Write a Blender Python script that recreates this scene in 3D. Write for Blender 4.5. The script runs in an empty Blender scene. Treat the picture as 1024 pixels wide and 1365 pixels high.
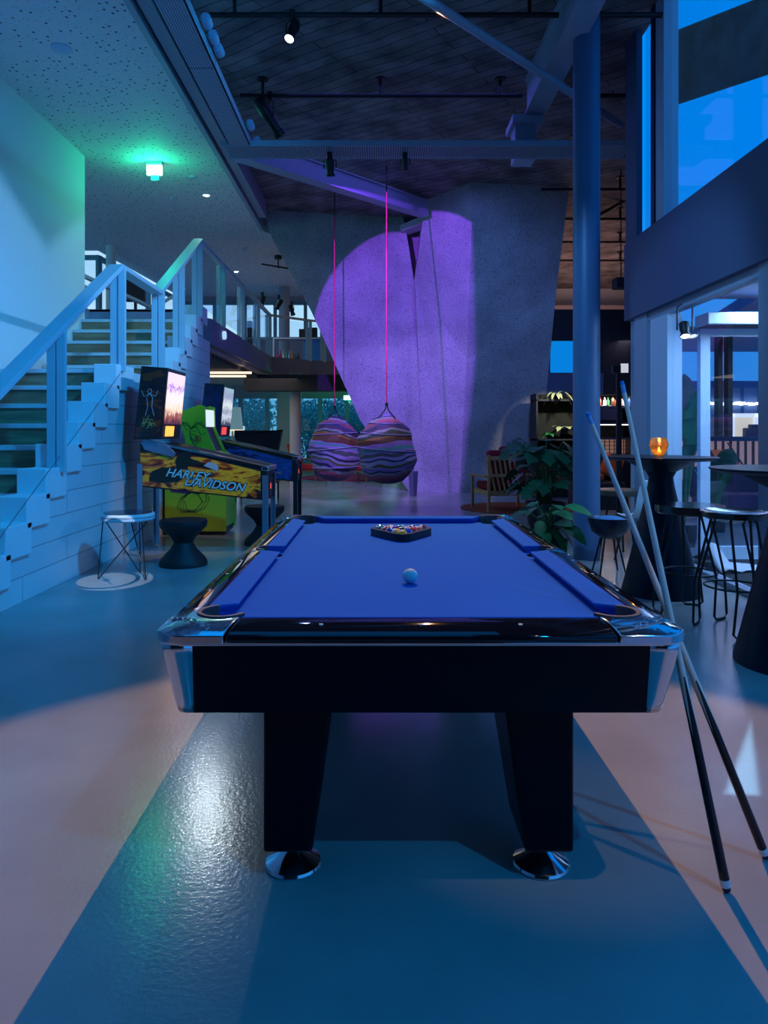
import bpy, bmesh, math, random
from mathutils import Vector, Matrix
C = bpy.context.scene
COL = C.collection
PI = math.pi
R = math.radians
F, CX, CY, H = 960.0, 505.0, 573.0, 1.34
def P(px, py, Y):
    return Vector(((px-CX)*Y/F, Y, H-(py-CY)*Y/F))
def PF(px, py):
    return P(px, py, H*F/(py-CY))
# ---------------------------------------------------------------- camera
cd = bpy.data.cameras.new('camera'); cam = bpy.data.objects.new('camera', cd); COL.objects.link(cam)
cam.location = (0, 0, H); cam.rotation_euler = (PI/2, 0, 0)
cd.sensor_fit = 'VERTICAL'; cd.sensor_height = 32.0; cd.sensor_width = 24.0
cd.lens = 32.0*F/1365.0
cd.shift_x = (512-CX)/1365.0; cd.shift_y = -(682.5-CY)/1365.0
cd.clip_start = 0.05; cd.clip_end = 300
C.camera = cam
C.view_settings.view_transform = 'Standard'; C.view_settings.look = 'None'
C.view_settings.gamma = 1.0; C.view_settings.exposure = 0.0; C.view_settings.use_curve_mapping = False
try:
    C.cycles.max_bounces = 8; C.cycles.glossy_bounces = 4; C.cycles.transparent_max_bounces = 12
    C.cycles.sample_clamp_indirect = 6.0; C.cycles.caustics_reflective = False
except Exception: pass
# ---------------------------------------------------------------- sky
w = bpy.data.worlds.new('sky'); C.world = w; w.use_nodes = True
nt = w.node_tree; N = nt.nodes; L = nt.links; N.clear()
out = N.new('ShaderNodeOutputWorld'); bg = N.new('ShaderNodeBackground')
tc = N.new('ShaderNodeTexCoord'); sx = N.new('ShaderNodeSeparateXYZ'); L.new(tc.outputs['Generated'], sx.inputs[0])
r1 = N.new('ShaderNodeValToRGB'); L.new(sx.outputs['Z'], r1.inputs[0])
r1.color_ramp.elements[0].position = 0.0; r1.color_ramp.elements[0].color = (0.05, 0.30, 0.75, 1)
r1.color_ramp.elements[1].position = 0.30; r1.color_ramp.elements[1].color = (0.0, 0.25, 0.86, 1)
r2 = N.new('ShaderNodeValToRGB'); L.new(sx.outputs['Z'], r2.inputs[0])
r2.color_ramp.elements[0].position = 0.04; r2.color_ramp.elements[0].color = (0.10, 0.42, 0.66, 1)
r2.color_ramp.elements[1].position = 0.11; r2.color_ramp.elements[1].color = (0.62, 0.9, 1.0, 1)
e = r2.color_ramp.elements.new(0.4); e.color = (0.1, 0.4, 0.9, 1)
mr = N.new('ShaderNodeMapRange'); mr.inputs[1].default_value = 0.22; mr.inputs[2].default_value = 0.04; L.new(sx.outputs['X'], mr.inputs[0])
mx = N.new('ShaderNodeMix'); mx.data_type = 'RGBA'; L.new(mr.outputs[0], mx.inputs[0]); L.new(r1.outputs[0], mx.inputs[6]); L.new(r2.outputs[0], mx.inputs[7])
L.new(mx.outputs[2], bg.inputs[0]); bg.inputs[1].default_value = 1.05; L.new(bg.outputs[0], out.inputs[0])
# ---------------------------------------------------------------- lights
def lamp(name, kind, loc, target, energy, color, size=45, blend=0.1, radius=0.06, sx=1, sy=1, soft=None):
    ld = bpy.data.lights.new(name, kind); o = bpy.data.objects.new(name, ld); COL.objects.link(o)
    o.location = loc
    d = (Vector(target)-Vector(loc)).normalized()
    o.rotation_euler = d.to_track_quat('-Z', 'Y').to_euler()
    ld.energy = energy; ld.color = color
    if kind == 'SPOT':
        ld.spot_size = R(size); ld.spot_blend = blend; ld.shadow_soft_size = radius
    elif kind == 'AREA':
        ld.shape = 'RECTANGLE'; ld.size = sx; ld.size_y = sy
    else: ld.shadow_soft_size = radius
    return o
def uv_of(o, p):
    m = Matrix.LocRotScale(o.location, o.rotation_euler, None).inverted() @ Vector(p)
    return (m.x/m.z, m.y/m.z)
def gate(o, lines, mode='and', soft=0.006, ring=None):
    """framing shutters / gobo of a profile spotlight. lines: (world p, world q, world inside point)"""
    ld = o.data; ld.use_nodes = True; nt = ld.node_tree; N = nt.nodes; L = nt.links
    em = next(n for n in N if n.type == 'EMISSION')
    t = N.new('ShaderNodeTexCoord'); s = N.new('ShaderNodeSeparateXYZ'); L.new(t.outputs['Normal'], s.inputs[0])
    def m(op, a, b=None, clamp=False):
        n = N.new('ShaderNodeMath'); n.operation = op; n.use_clamp = clamp
        for i, v in enumerate((a, b)):
            if v is None: continue
            if isinstance(v, (int, float)): n.inputs[i].default_value = v
            else: L.new(v, n.inputs[i])
        return n.outputs[0]
    u = m('DIVIDE', s.outputs['X'], s.outputs['Z']); v = m('DIVIDE', s.outputs['Y'], s.outputs['Z'])
    acc = None
    for p, q, i in lines:
        a, b, c = uv_of(o, p), uv_of(o, q), uv_of(o, i)
        nx, ny = -(b[1]-a[1]), b[0]-a[0]; l = math.hypot(nx, ny); nx /= l; ny /= l
        d = -(nx*a[0]+ny*a[1])
        if nx*c[0]+ny*c[1]+d < 0: nx, ny, d = -nx, -ny, -d
        e = m('ADD', m('ADD', m('MULTIPLY', u, nx), m('MULTIPLY', v, ny)), d)
        e = m('ADD', m('MULTIPLY', e, 1/soft), 0.5, True)
        acc = e if acc is None else m('MINIMUM' if mode == 'and' else 'MAXIMUM', acc, e)
    if ring:
        c, r, th = ring
        a = uv_of(o, c); b = uv_of(o, (c[0]+r, c[1], c[2])); rr = math.hypot(b[0]-a[0], b[1]-a[1]); k = rr/r
        du = m('SUBTRACT', u, a[0]); dv = m('SUBTRACT', v, a[1])
        dist = m('SQRT', m('ADD', m('MULTIPLY', du, du), m('MULTIPLY', dv, dv)))
        ringm = m('MULTIPLY', m('SUBTRACT', m('ABSOLUTE', m('SUBTRACT', dist, rr)), th*k), 900, True)
        dot = m('MULTIPLY', m('SUBTRACT', dist, 0.03*k), 900, True)
        cr = m('MULTIPLY', m('SUBTRACT', m('ABSOLUTE', m('ADD', du, m('MULTIPLY', dv, 0.45))), 0.004*k), 1500, True)
        acc = m('MINIMUM', m('MINIMUM', ringm, dot), cr) if acc is None else m('MINIMUM', acc, m('MINIMUM', ringm, dot))
    L.new(acc, em.inputs['Strength'])
BLUE = (0.02, 0.36, 1.0)
# soft blue wash of the hall
lamp('hall_wash', 'AREA', (-0.3, 2.2, 5.7), (-0.3, 2.2, 0), 46, (0.0, 0.30, 1.0), sx=3.0, sy=5.0)
lamp('hall_wash_far', 'AREA', (0.3, 11.0, 5.75), (0.3, 11.0, 0), 30, (0.14, 0.14, 1.0), sx=3.0, sy=4.0)
# blue spots from the window side towards the stair
lamp('stair_wash', 'SPOT', (1.6, 3.0, 5.3), (-2.9, 7.8, 0.9), 1200, (0.0, 0.36, 1.0), size=56, blend=0.7, radius=0.12)
g = lamp('wall_beam', 'SPOT', (2.7, 5.6, 4.3), (-4.47, 9.2, 3.2), 900, (0.22, 0.55, 1.0), size=40, blend=0.5, radius=0.03)
p1, p2, p3 = Vector((-4.47, 8.5, 4.33)), Vector((-4.47, 9.69, 3.79)), Vector((-4.47, 10.95, 4.57))
gate(g, [(p1, p2, Vector((-4.47, 8.3, 2))), (p2, p3, Vector((-4.47, 10.95, 2)))], mode='or', soft=0.03)
# cool uplight bounce on the lower ceiling
lamp('soffit_wash', 'SPOT', (0.8, 2.6, 1.9), (-3.4, 6.0, 5.5), 120, (0.08, 0.34, 1.0), size=95, blend=1.0, radius=0.3)
lamp('floor_wash', 'SPOT', (-1.9, 0.2, 5.4), (0.6, 1.9, 0), 290, (0.0, 0.40, 1.0), size=50, blend=0.3, radius=0.05)
lamp('floor_wash', 'SPOT', (2.2, -0.6, 5.4), (0.1, 2.2, 0), 290, (0.0, 0.38, 1.0), size=50, blend=0.3, radius=0.05)
# warm beam behind the table: throws the table's shadow towards the camera
g = lamp('warm_beam', 'SPOT', (0.58, 7.2, 5.45), (0.1, 1.4, 0), 1150, (1.0, 0.50, 0.20), size=39.5, blend=0.18, radius=0.015)
# purple profile spot on the concrete pillar
g = lamp('pillar_beam', 'SPOT', (-1.12, 9.5, 5.05), (-1.12+0.3546*5, 9.5+0.8898*5, 5.05+-0.2874*5), 1500, (0.26, 0.06, 1.0), size=47.2, blend=0.05, radius=0.03)
RT, RB = P(629, 300, 13.4), P(613, 657, 15.3)
gate(g, [(RT, RB, P(560, 450, 15))], soft=0.01)
g = lamp('pod_beam', 'SPOT', (-0.3, 9.6, 5.4), (0.5, 14.6, 1.0), 900, (0.34, 0.22, 1.0), size=46, blend=0.35)
gate(g, [(RT, RB, P(560, 450, 15))], soft=0.02)
# grey-blue light on the pillar's front face
lamp('pillar_front', 'SPOT', (2.1, 8.6, 4.6), (1.7, 14.5, 2.4), 560, (0.10, 0.24, 0.85), size=75, blend=1.0)
# gobo on the floor by the wire stool
g = lamp('gobo_beam', 'SPOT', (-1.3, 2.0, 5.3), (-2.36, 6.42, 0), 1500, (0.75, 0.88, 1.0), size=5.6, blend=0.12, radius=0.004)
gate(g, [], ring=((-2.43, 6.42, 0), 0.27, 0.018))
g = lamp('shutter_beam', 'SPOT', (2.2, 4.6, 5.4), PF(992, 1035), 2200, (0.3, 0.65, 1.0), size=14, blend=0.1, radius=0.01)
t1, t2, t3 = PF(1001, 966), PF(968, 1058), PF(1012, 1060); tm = (t1+t2+t3)/3
gate(g, [(t1, t2, tm), (t2, t3, tm), (t3, t1, tm)], soft=0.004)
# downlights in the lower ceiling
for px, py in ((275, 260), (315, 362)):
    Y = 4.12*F/(CY-py)
    p = P(px, py, Y)
    lamp('downlight', 'SPOT', p+Vector((0, 0, -0.03)), p+Vector((0, -0.6, -3)), 40, (0.6, 0.84, 1.0), size=134, blend=0.8, radius=0.045)
lamp('downlight_beam', 'SPOT', P(275, 260, 12.6)+Vector((0, 0, -0.06)), PF(286, 1055), 130, (0.8, 0.92, 1.0), size=14, blend=1.0, radius=0.05)  # extra narrow spot, added to make the downlight's smear on the glossy floor
lamp('wall_fill', 'SPOT', (1.2, 5.5, 5.2), (-4.47, 9.2, 4.0), 170, (0.0, 0.45, 1.0), size=60, blend=0.8, radius=0.1)
# spot on the table cloth
lamp('table_spot', 'SPOT', (-0.89, 7.4, 5.3), (0.12, 3.3, 0.78), 160, (0.10, 0.30, 1.0), size=30, blend=0.5, radius=0.03)
# green emergency light
p = P(206, 226, 11.2)
lamp('green_emergency', 'POINT', (p.x, p.y-0.05, 5.22), (0, 0, 0), 22, (0.0, 1.0, 0.42), radius=0.08)
# bar and terrace
lamp('bar_light', 'AREA', (4.8, 15.0, 2.02), (4.8, 15.1, 0), 14, (1.0, 0.75, 0.6), sx=0.9, sy=0.2)
lamp('bar_seat_light', 'SPOT', (4.0, 12.0, 2.9), (4.0, 12.3, 0), 40, (1.0, 0.7, 0.5), size=60, blend=0.5)
lamp('far_ceiling_light', 'AREA', (5.0, 19.0, 2.4), (5.0, 19.2, 5.8), 90, (1.0, 0.55, 0.5), sx=4, sy=4)
lamp('lounge_light', 'AREA', (-3.5, 17, 2.6), (-3.5, 17, 0), 35, (1.0, 0.85, 0.7), sx=3.0, sy=3.0)
lamp('vestibule_light', 'AREA', (4.2, 6.6, 2.55), (4.2, 6.8, 0), 90, (0.35, 0.62, 1.0), sx=1.5, sy=1.2)
lamp('terrace_light', 'AREA', (7.0, 13.5, 3.2), (7.0, 13.5, 0), 120, (0.7, 0.6, 0.8), sx=4, sy=3)
lamp('cue_fill', 'SPOT', (1.9, 0.9, 5.4), (0.85, 2.2, 1.0), 150, (1.0, 0.8, 0.6), size=13, blend=0.8, radius=0.03)  # added pale warm spot that brightens the cue shafts
lamp('facade_fill', 'SPOT', (-0.8, 3.2, 5.3), (2.95, 7.6, 1.5), 650, (0.14, 0.46, 1.0), size=34, blend=0.6, radius=0.05)  # added blue spot that brightens the entrance post panels
lamp('pinball_fill', 'SPOT', (0.2, 5.2, 5.4), (-1.9, 7.8, 1.0), 330, (1.0, 0.74, 0.45), size=20, blend=0.8, radius=0.03)  # added warm spot so the flame art keeps its yellow
lamp('pod_fill', 'SPOT', (1.2, 9.6, 5.5), (0.0, 12.9, 0.9), 220, (1.0, 0.75, 0.75), size=22, blend=0.6)  # added pale spot that lights up the pod chairs
lamp('plant_wall_light', 'SPOT', (3.45, 12.5, 2.5), (3.5, 14.2, 1.5), 160, (1.0, 0.92, 0.7), size=46, blend=0.6)
# ---------------------------------------------------------------- materials
MATS = {}
def mat(name, col, rough=0.5, metal=0.0, noise=0.0, scale=8.0, bump=0.0, bscale=60, emit=None, es=1.0, spec=0.5, coat=0.0, stretch=None):
    if name in MATS: return MATS[name]
    m = bpy.data.materials.new(name); m.use_nodes = True; MATS[name] = m
    nt = m.node_tree; N = nt.nodes; L = nt.links; b = N['Principled BSDF']
    b.inputs['Base Color'].default_value = (*col, 1); b.inputs['Roughness'].default_value = rough
    b.inputs['Metallic'].default_value = metal; b.inputs['Specular IOR Level'].default_value = spec
    if coat: b.inputs['Coat Weight'].default_value = coat; b.inputs['Coat Roughness'].default_value = 0.04
    if emit: b.inputs['Emission Color'].default_value = (*emit, 1); b.inputs['Emission Strength'].default_value = es
    t = N.new('ShaderNodeTexCoord'); mp = N.new('ShaderNodeMapping'); L.new(t.outputs['Object'], mp.inputs[0])
    if stretch: mp.inputs['Scale'].default_value = stretch
    if noise:
        n = N.new('ShaderNodeTexNoise'); n.inputs['Scale'].default_value = scale; n.inputs['Detail'].default_value = 6; L.new(mp.outputs[0], n.inputs[0])
        r = N.new('ShaderNodeValToRGB'); L.new(n.outputs[0], r.inputs[0])
        r.color_ramp.elements[0].position = 0.3; r.color_ramp.elements[1].position = 0.7
        r.color_ramp.elements[0].color = tuple(max(0, c*(1-noise)) for c in col)+(1,)
        r.color_ramp.elements[1].color = tuple(min(1, c*(1+noise)) for c in col)+(1,)
        L.new(r.outputs[0], b.inputs['Base Color'])
    if bump:
        n = N.new('ShaderNodeTexNoise'); n.inputs['Scale'].default_value = bscale; n.inputs['Detail'].default_value = 3; L.new(mp.outputs[0], n.inputs[0])
        bp = N.new('ShaderNodeBump'); bp.inputs['Strength'].default_value = bump; bp.inputs['Distance'].default_value = 0.01
        L.new(n.outputs[0], bp.inputs['Height']); L.new(bp.outputs[0], b.inputs['Normal'])
    return m
def nodes(m):
    return m.node_tree.nodes, m.node_tree.links, m.node_tree.nodes['Principled BSDF']
def ramp(N, els, interp='LINEAR'):
    r = N.new('ShaderNodeValToRGB'); cr = r.color_ramp; cr.interpolation = interp
    while len(cr.elements) < len(els): cr.elements.new(0.5)
    for e, (p, c) in zip(cr.elements, els): e.position = p; e.color = (*c, 1)
    return r
# floor: polished concrete
FLOOR = mat('polished_concrete', (0.35, 0.36, 0.36), 0.18, noise=0.16, scale=1.3, bump=0.08, bscale=60)
N_, L_, B_ = nodes(FLOOR)
SOFFIT = mat('perforated_plaster', (0.72, 0.74, 0.76), 0.7)
N_, L_, B_ = nodes(SOFFIT)
t = N_.new('ShaderNodeTexCoord'); mp = N_.new('ShaderNodeMapping'); mp.inputs['Rotation'].default_value = (0, 0, 0.35); L_.new(t.outputs['Object'], mp.inputs[0])
accs = []
for sc, th in ((11.0, 0.17), (24.0, 0.15)):
    v = N_.new('ShaderNodeTexVoronoi'); v.inputs['Scale'].default_value = sc; v.inputs['Randomness'].default_value = 0.55; L_.new(mp.outputs[0], v.inputs[0])
    g_ = N_.new('ShaderNodeMath'); g_.operation = 'LESS_THAN'; g_.inputs[1].default_value = th; L_.new(v.outputs['Distance'], g_.inputs[0]); accs.append(g_.outputs[0])
mxx = N_.new('ShaderNodeMath'); mxx.operation = 'MAXIMUM'; L_.new(accs[0], mxx.inputs[0]); L_.new(accs[1], mxx.inputs[1])
rr = ramp(N_, [(0, (0.72, 0.74, 0.76)), (1, (0.10, 0.11, 0.12))]); L_.new(mxx.outputs[0], rr.inputs[0]); L_.new(rr.outputs[0], B_.inputs['Base Color'])
# board formed ceiling
CEIL = mat('board_formed_concrete', (0.30, 0.27, 0.26), 0.85)
N_, L_, B_ = nodes(CEIL)
t = N_.new('ShaderNodeTexCoord'); mp = N_.new('ShaderNodeMapping'); mp.inputs['Rotation'].default_value = (0, 0, R(33)); L_.new(t.outputs['Object'], mp.inputs[0])
bt = N_.new('ShaderNodeTexBrick'); bt.inputs['Scale'].default_value = 1.0; bt.inputs['Brick Width'].default_value = 2.6; bt.inputs['Row Height'].default_value = 0.17
bt.inputs['Mortar Size'].default_value = 0.008; bt.inputs['Color1'].default_value = (0.27, 0.25, 0.25, 1); bt.inputs['Color2'].default_value = (0.20, 0.18, 0.18, 1); bt.inputs['Mortar'].default_value = (0.06, 0.055, 0.055, 1)
bt.inputs['Bias'].default_value = -0.1
nd = N_.new('ShaderNodeTexNoise'); nd.inputs['Scale'].default_value = 0.9; nd.inputs['Detail'].default_value = 3; L_.new(mp.outputs[0], nd.inputs[0])
md = N_.new('ShaderNodeMix'); md.data_type = 'RGBA'; md.blend_type = 'LINEAR_LIGHT'; md.inputs[0].default_value = 0.10; L_.new(mp.outputs[0], md.inputs[6]); L_.new(nd.outputs['Color'], md.inputs[7]); L_.new(md.outputs[2], bt.inputs[0])
ns = N_.new('ShaderNodeTexNoise'); ns.inputs['Scale'].default_value = 2.2; ns.inputs['Detail'].default_value = 8; L_.new(t.outputs['Object'], ns.inputs[0])
r_ = ramp(N_, [(0.3, (0.35, 0.35, 0.35)), (0.7, (1.3, 1.3, 1.3))]); L_.new(ns.outputs[0], r_.inputs[0])
mm = N_.new('ShaderNodeMix'); mm.data_type = 'RGBA'; mm.blend_type = 'MULTIPLY'; mm.inputs[0].default_value = 1; L_.new(bt.outputs[0], mm.inputs[6]); L_.new(r_.outputs[0], mm.inputs[7]); L_.new(mm.outputs[2], B_.inputs['Base Color'])
# speckled concrete of the pillar
PILLAR = mat('speckled_concrete', (0.42, 0.42, 0.43), 0.85, bump=0.5, bscale=30)
N_, L_, B_ = nodes(PILLAR)
t = N_.new('ShaderNodeTexCoord')
v = N_.new('ShaderNodeTexNoise'); v.inputs['Scale'].default_value = 34; v.inputs['Detail'].default_value = 2; L_.new(t.outputs['Object'], v.inputs[0])
r_ = ramp(N_, [(0.27, (0.16, 0.16, 0.16)), (0.38, (0.37, 0.37, 0.38)), (0.62, (0.44, 0.44, 0.45)), (0.75, (0.58, 0.58, 0.58))]); L_.new(v.outputs[0], r_.inputs[0])
v2 = N_.new('ShaderNodeTexNoise'); v2.inputs['Scale'].default_value = 1.5; v2.inputs['Detail'].default_value = 4; L_.new(t.outputs['Object'], v2.inputs[0])
r2_ = ramp(N_, [(0.3, (0.75, 0.75, 0.75)), (0.7, (1.1, 1.1, 1.1))]); L_.new(v2.outputs[0], r2_.inputs[0])
mm = N_.new('ShaderNodeMix'); mm.data_type = 'RGBA'; mm.blend_type = 'MULTIPLY'; mm.inputs[0].default_value = 1; L_.new(r_.outputs[0], mm.inputs[6]); L_.new(r2_.outputs[0], mm.inputs[7]); L_.new(mm.outputs[2], B_.inputs['Base Color'])
# block wall under the stair
BLOCK = mat('painted_blockwork', (0.72, 0.74, 0.76), 0.75, bump=0.25, bscale=20)
N_, L_, B_ = nodes(BLOCK)
t = N_.new('ShaderNodeTexCoord'); sp = N_.new('ShaderNodeSeparateXYZ'); cb = N_.new('ShaderNodeCombineXYZ'); L_.new(t.outputs['Object'], sp.inputs[0]); L_.new(sp.outputs['Y'], cb.inputs[0]); L_.new(sp.outputs['Z'], cb.inputs[1])
bt = N_.new('ShaderNodeTexBrick'); bt.inputs['Scale'].default_value = 1.0; bt.inputs['Brick Width'].default_value = 1.6; bt.inputs['Row Height'].default_value = 0.20; bt.inputs['Mortar Size'].default_value = 0.006
bt.inputs['Color1'].default_value = (0.72, 0.74, 0.76, 1); bt.inputs['Color2'].default_value = (0.66, 0.69, 0.72, 1); bt.inputs['Mortar'].default_value = (0.40, 0.42, 0.45, 1); L_.new(cb.outputs[0], bt.inputs[0]); L_.new(bt.outputs[0], B_.inputs['Base Color'])
WALL = mat('white_plaster', (0.75, 0.78, 0.80), 0.7, bump=0.1, bscale=12)
DARKWALL = mat('black_panel', (0.012, 0.012, 0.018), 0.6)
GREYPAINT = mat('grey_paint', (0.30, 0.34, 0.42), 0.5)
HEADER = mat('blue_grey_panel', (0.09, 0.11, 0.20), 0.6)
STEEL = mat('painted_steel', (0.34, 0.40, 0.50), 0.45)
RAIL = mat('pale_painted_steel', (0.50, 0.62, 0.68), 0.42)
TREAD = mat('pale_terrazzo_tread', (0.62, 0.66, 0.68), 0.5, noise=0.06)
RISER = mat('brown_timber_riser', (0.30, 0.20, 0.11), 0.55, noise=0.35, scale=5, stretch=(0.4, 4, 4))
BLACK = mat('black_metal', (0.012, 0.012, 0.014), 0.45)
BLACKG = mat('black_lacquer', (0.006, 0.006, 0.009), 0.03)
BLACKM = mat('black_laminate', (0.004, 0.004, 0.010), 0.30, spec=0.18)
CHROME = mat('polished_chrome', (0.75, 0.77, 0.80), 0.13, metal=1.0)
CASTING = mat('polished_casting', (0.80, 0.82, 0.85), 0.10, metal=1.0, bump=0.12, bscale=16)
CLOTH = mat('blue_cloth', (0.015, 0.14, 0.56), 0.95, bump=0.15, bscale=500, spec=0.1)
WHITE = mat('white_enamel', (0.8, 0.8, 0.8), 0.35)
FRAMEW = mat('white_aluminium', (0.62, 0.70, 0.80), 0.4)
LINER = mat('grey_rubber', (0.11, 0.09, 0.10), 0.6)
def glass(name='thin_glass', tint=(0.9, 0.95, 1.0), refl=0.9):
    if name in MATS: return MATS[name]
    m = bpy.data.materials.new(name); m.use_nodes = True; MATS[name] = m
    N = m.node_tree.nodes; L = m.node_tree.links; N.clear()
    o = N.new('ShaderNodeOutputMaterial'); a = N.new('ShaderNodeBsdfTransparent'); b = N.new('ShaderNodeBsdfGlossy'); x = N.new('ShaderNodeMixShader'); 
    ge = N.new('ShaderNodeNewGeometry'); dp = N.new('ShaderNodeVectorMath'); dp.operation = 'DOT_PRODUCT'; L.new(ge.outputs['Incoming'], dp.inputs[0]); L.new(ge.outputs['Normal'], dp.inputs[1])
    def q(op, a_, b_):
        n = N.new('ShaderNodeMath'); n.operation = op; n.use_clamp = True
        for i, v in enumerate((a_, b_)):
            if isinstance(v, (int, float)): n.inputs[i].default_value = v
            else: L.new(v, n.inputs[i])
        return n.outputs[0]
    fr = q('ADD', q('MULTIPLY', q('POWER', q('SUBTRACT', 1.0, q('ABSOLUTE', dp.outputs['Value'], 0)), 5.0), 0.45), 0.03)
    a.inputs[0].default_value = (*tint, 1); b.inputs['Roughness'].default_value = 0.01; b.inputs[0].default_value = (refl, refl, refl, 1)
    L.new(fr, x.inputs[0]); L.new(a.outputs[0], x.inputs[1]); L.new(b.outputs[0], x.inputs[2]); L.new(x.outputs[0], o.inputs[0])
    return m
GLASS = glass()
# ---------------------------------------------------------------- helpers
def nb(): return bmesh.new()
def box(bm, x0, x1, y0, y1, z0, z1, M=None):
    r = bmesh.ops.create_cube(bm, size=1)
    bmesh.ops.transform(bm, matrix=Matrix.Translation(((x0+x1)/2, (y0+y1)/2, (z0+z1)/2)) @ Matrix.Diagonal((abs(x1-x0), abs(y1-y0), abs(z1-z0), 1)), verts=r['verts'])
    if M is not None: bmesh.ops.transform(bm, matrix=M, verts=r['verts'])
    return bm
def cyl(bm, p, q, r0, r1=None, seg=16):
    p, q = Vector(p), Vector(q); r1 = r0 if r1 is None else r1
    d = q-p
    r = bmesh.ops.create_cone(bm, cap_ends=True, segments=seg, radius1=r0, radius2=r1, depth=d.length)
    bmesh.ops.transform(bm, matrix=Matrix.Translation((p+q)/2) @ d.to_track_quat('Z', 'Y').to_matrix().to_4x4(), verts=r['verts'])
    return bm
def tube(bm, pts, r, seg=8):
    pts = [Vector(p) for p in pts]
    rings = []
    up = Vector((0, 0, 1))
    for i, p in enumerate(pts):
        d = (pts[min(i+1, len(pts)-1)]-pts[max(i-1, 0)]).normalized()
        a = up if abs(d.dot(up)) < 0.95 else Vector((1, 0, 0))
        u = d.cross(a).normalized(); v = d.cross(u)
        rad = r[i] if isinstance(r, (list, tuple)) else r
        rings.append([bm.verts.new(p+rad*(math.cos(2*PI*k/seg)*u+math.sin(2*PI*k/seg)*v)) for k in range(seg)])
    for a, b in zip(rings, rings[1:]):
        for k in range(seg): bm.faces.new((a[k], a[(k+1) % seg], b[(k+1) % seg], b[k]))
    bm.faces.new(rings[0]); bm.faces.new(rings[-1])
    return bm
def prism(bm, pts, z0, z1, axis='Z', top=None):
    """pts 2D polygon extruded along axis; top = optional polygon for the far end"""
    top = top or pts
    def v(p, z):
        if axis == 'Z': return (p[0], p[1], z)
        if axis == 'Y': return (p[0], z, p[1])
        return (z, p[0], p[1])
    a = [bm.verts.new(v(p, z0)) for p in pts]; b = [bm.verts.new(v(p, z1)) for p in top]
    n = len(pts)
    f1 = bm.faces.new(a); f2 = bm.faces.new(b)
    for i in range(n): bm.faces.new((a[i], a[(i+1) % n], b[(i+1) % n], b[i]))
    return bm
def lathe(bm, prof, c=(0, 0, 0), seg=32, cap=True):
    rings = []
    for r, z in prof:
        rings.append([bm.verts.new((c[0]+r*math.cos(2*PI*k/seg), c[1]+r*math.sin(2*PI*k/seg), c[2]+z)) for k in range(seg)])
    for a, b in zip(rings, rings[1:]):
        for k in range(seg): bm.faces.new((a[k], a[(k+1) % seg], b[(k+1) % seg], b[k]))
    if cap:
        if prof[0][0] > 1e-4: bm.faces.new(rings[0])
        if prof[-1][0] > 1e-4: bm.faces.new(rings[-1])
    return bm
def rotm(axis, ang, piv=(0, 0, 0)):
    return Matrix.Translation(piv) @ Matrix.Rotation(ang, 4, axis) @ Matrix.Translation(-Vector(piv))
def wm(o):
    m = Matrix.LocRotScale(o.location, o.rotation_euler, None)
    return wm(o.parent) @ m if o.parent else m
def obj(name, bm, m, parent=None, world=False, bevel=0.0, smooth=True, seg=2, ang=35):
    if world and parent is not None: bmesh.ops.transform(bm, matrix=wm(parent).inverted(), verts=bm.verts)
    bmesh.ops.remove_doubles(bm, verts=bm.verts, dist=1e-5)
    bmesh.ops.recalc_face_normals(bm, faces=bm.faces)
    me = bpy.data.meshes.new(name); bm.to_mesh(me); bm.free()
    for mm in (m if isinstance(m, (list, tuple)) else [m]): me.materials.append(mm)
    if smooth:
        for p in me.polygons: p.use_smooth = True
        me.set_sharp_from_angle(angle=R(ang))
    o = bpy.data.objects.new(name, me); COL.objects.link(o)
    if parent: o.parent = parent
    if bevel:
        b = o.modifiers.new('bevel', 'BEVEL'); b.width = bevel; b.segments = seg; b.limit_method = 'ANGLE'; b.angle_limit = R(40)
        b.harden_normals = False
    return o
def thing(name, label, cat, loc=(0, 0, 0), rz=0, group=None):
    o = bpy.data.objects.new(name, None); COL.objects.link(o); o.empty_display_size = 0.1
    o.location = loc; o.rotation_euler = (0, 0, rz); o['label'] = label; o['category'] = cat
    if group: o['group'] = group
    return o
def rebase(o):
    me = o.data; xs = [v.co for v in me.vertices]
    c = Vector(((min(v.x for v in xs)+max(v.x for v in xs))/2, (min(v.y for v in xs)+max(v.y for v in xs))/2, min(v.z for v in xs)))
    me.transform(Matrix.Translation(-c)); o.location = o.location+c
def tag(o, label, cat, group=None, kind=None, base=True):
    if base and o.type == 'MESH' and o.location.length < 1e-6: rebase(o)
    o['label'] = label; o['category'] = cat
    if group: o['group'] = group
    if kind: o['kind'] = kind
    return o
def struct(name, bm, m, **k):
    o = obj(name, bm, m, **k); o['kind'] = 'structure'; return o
def dup(root, loc, rz=None, label=None, group=None):
    def cp(o, par):
        c = o.copy(); COL.objects.link(c); c.parent = par
        for ch in [x for x in KIDS.get(o.name, [])]: KIDS.setdefault(c.name, []).append(cp(ch, c))
        return c
    r = cp(root, None); r.location = loc
    if rz is not None: r.rotation_euler = (0, 0, rz)
    if label: r['label'] = label
    if group: r['group'] = group
    return r
KIDS = {}
def index_kids():
    KIDS.clear()
    for o in bpy.data.objects:
        if o.parent: KIDS.setdefault(o.parent.name, []).append(o)
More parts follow.
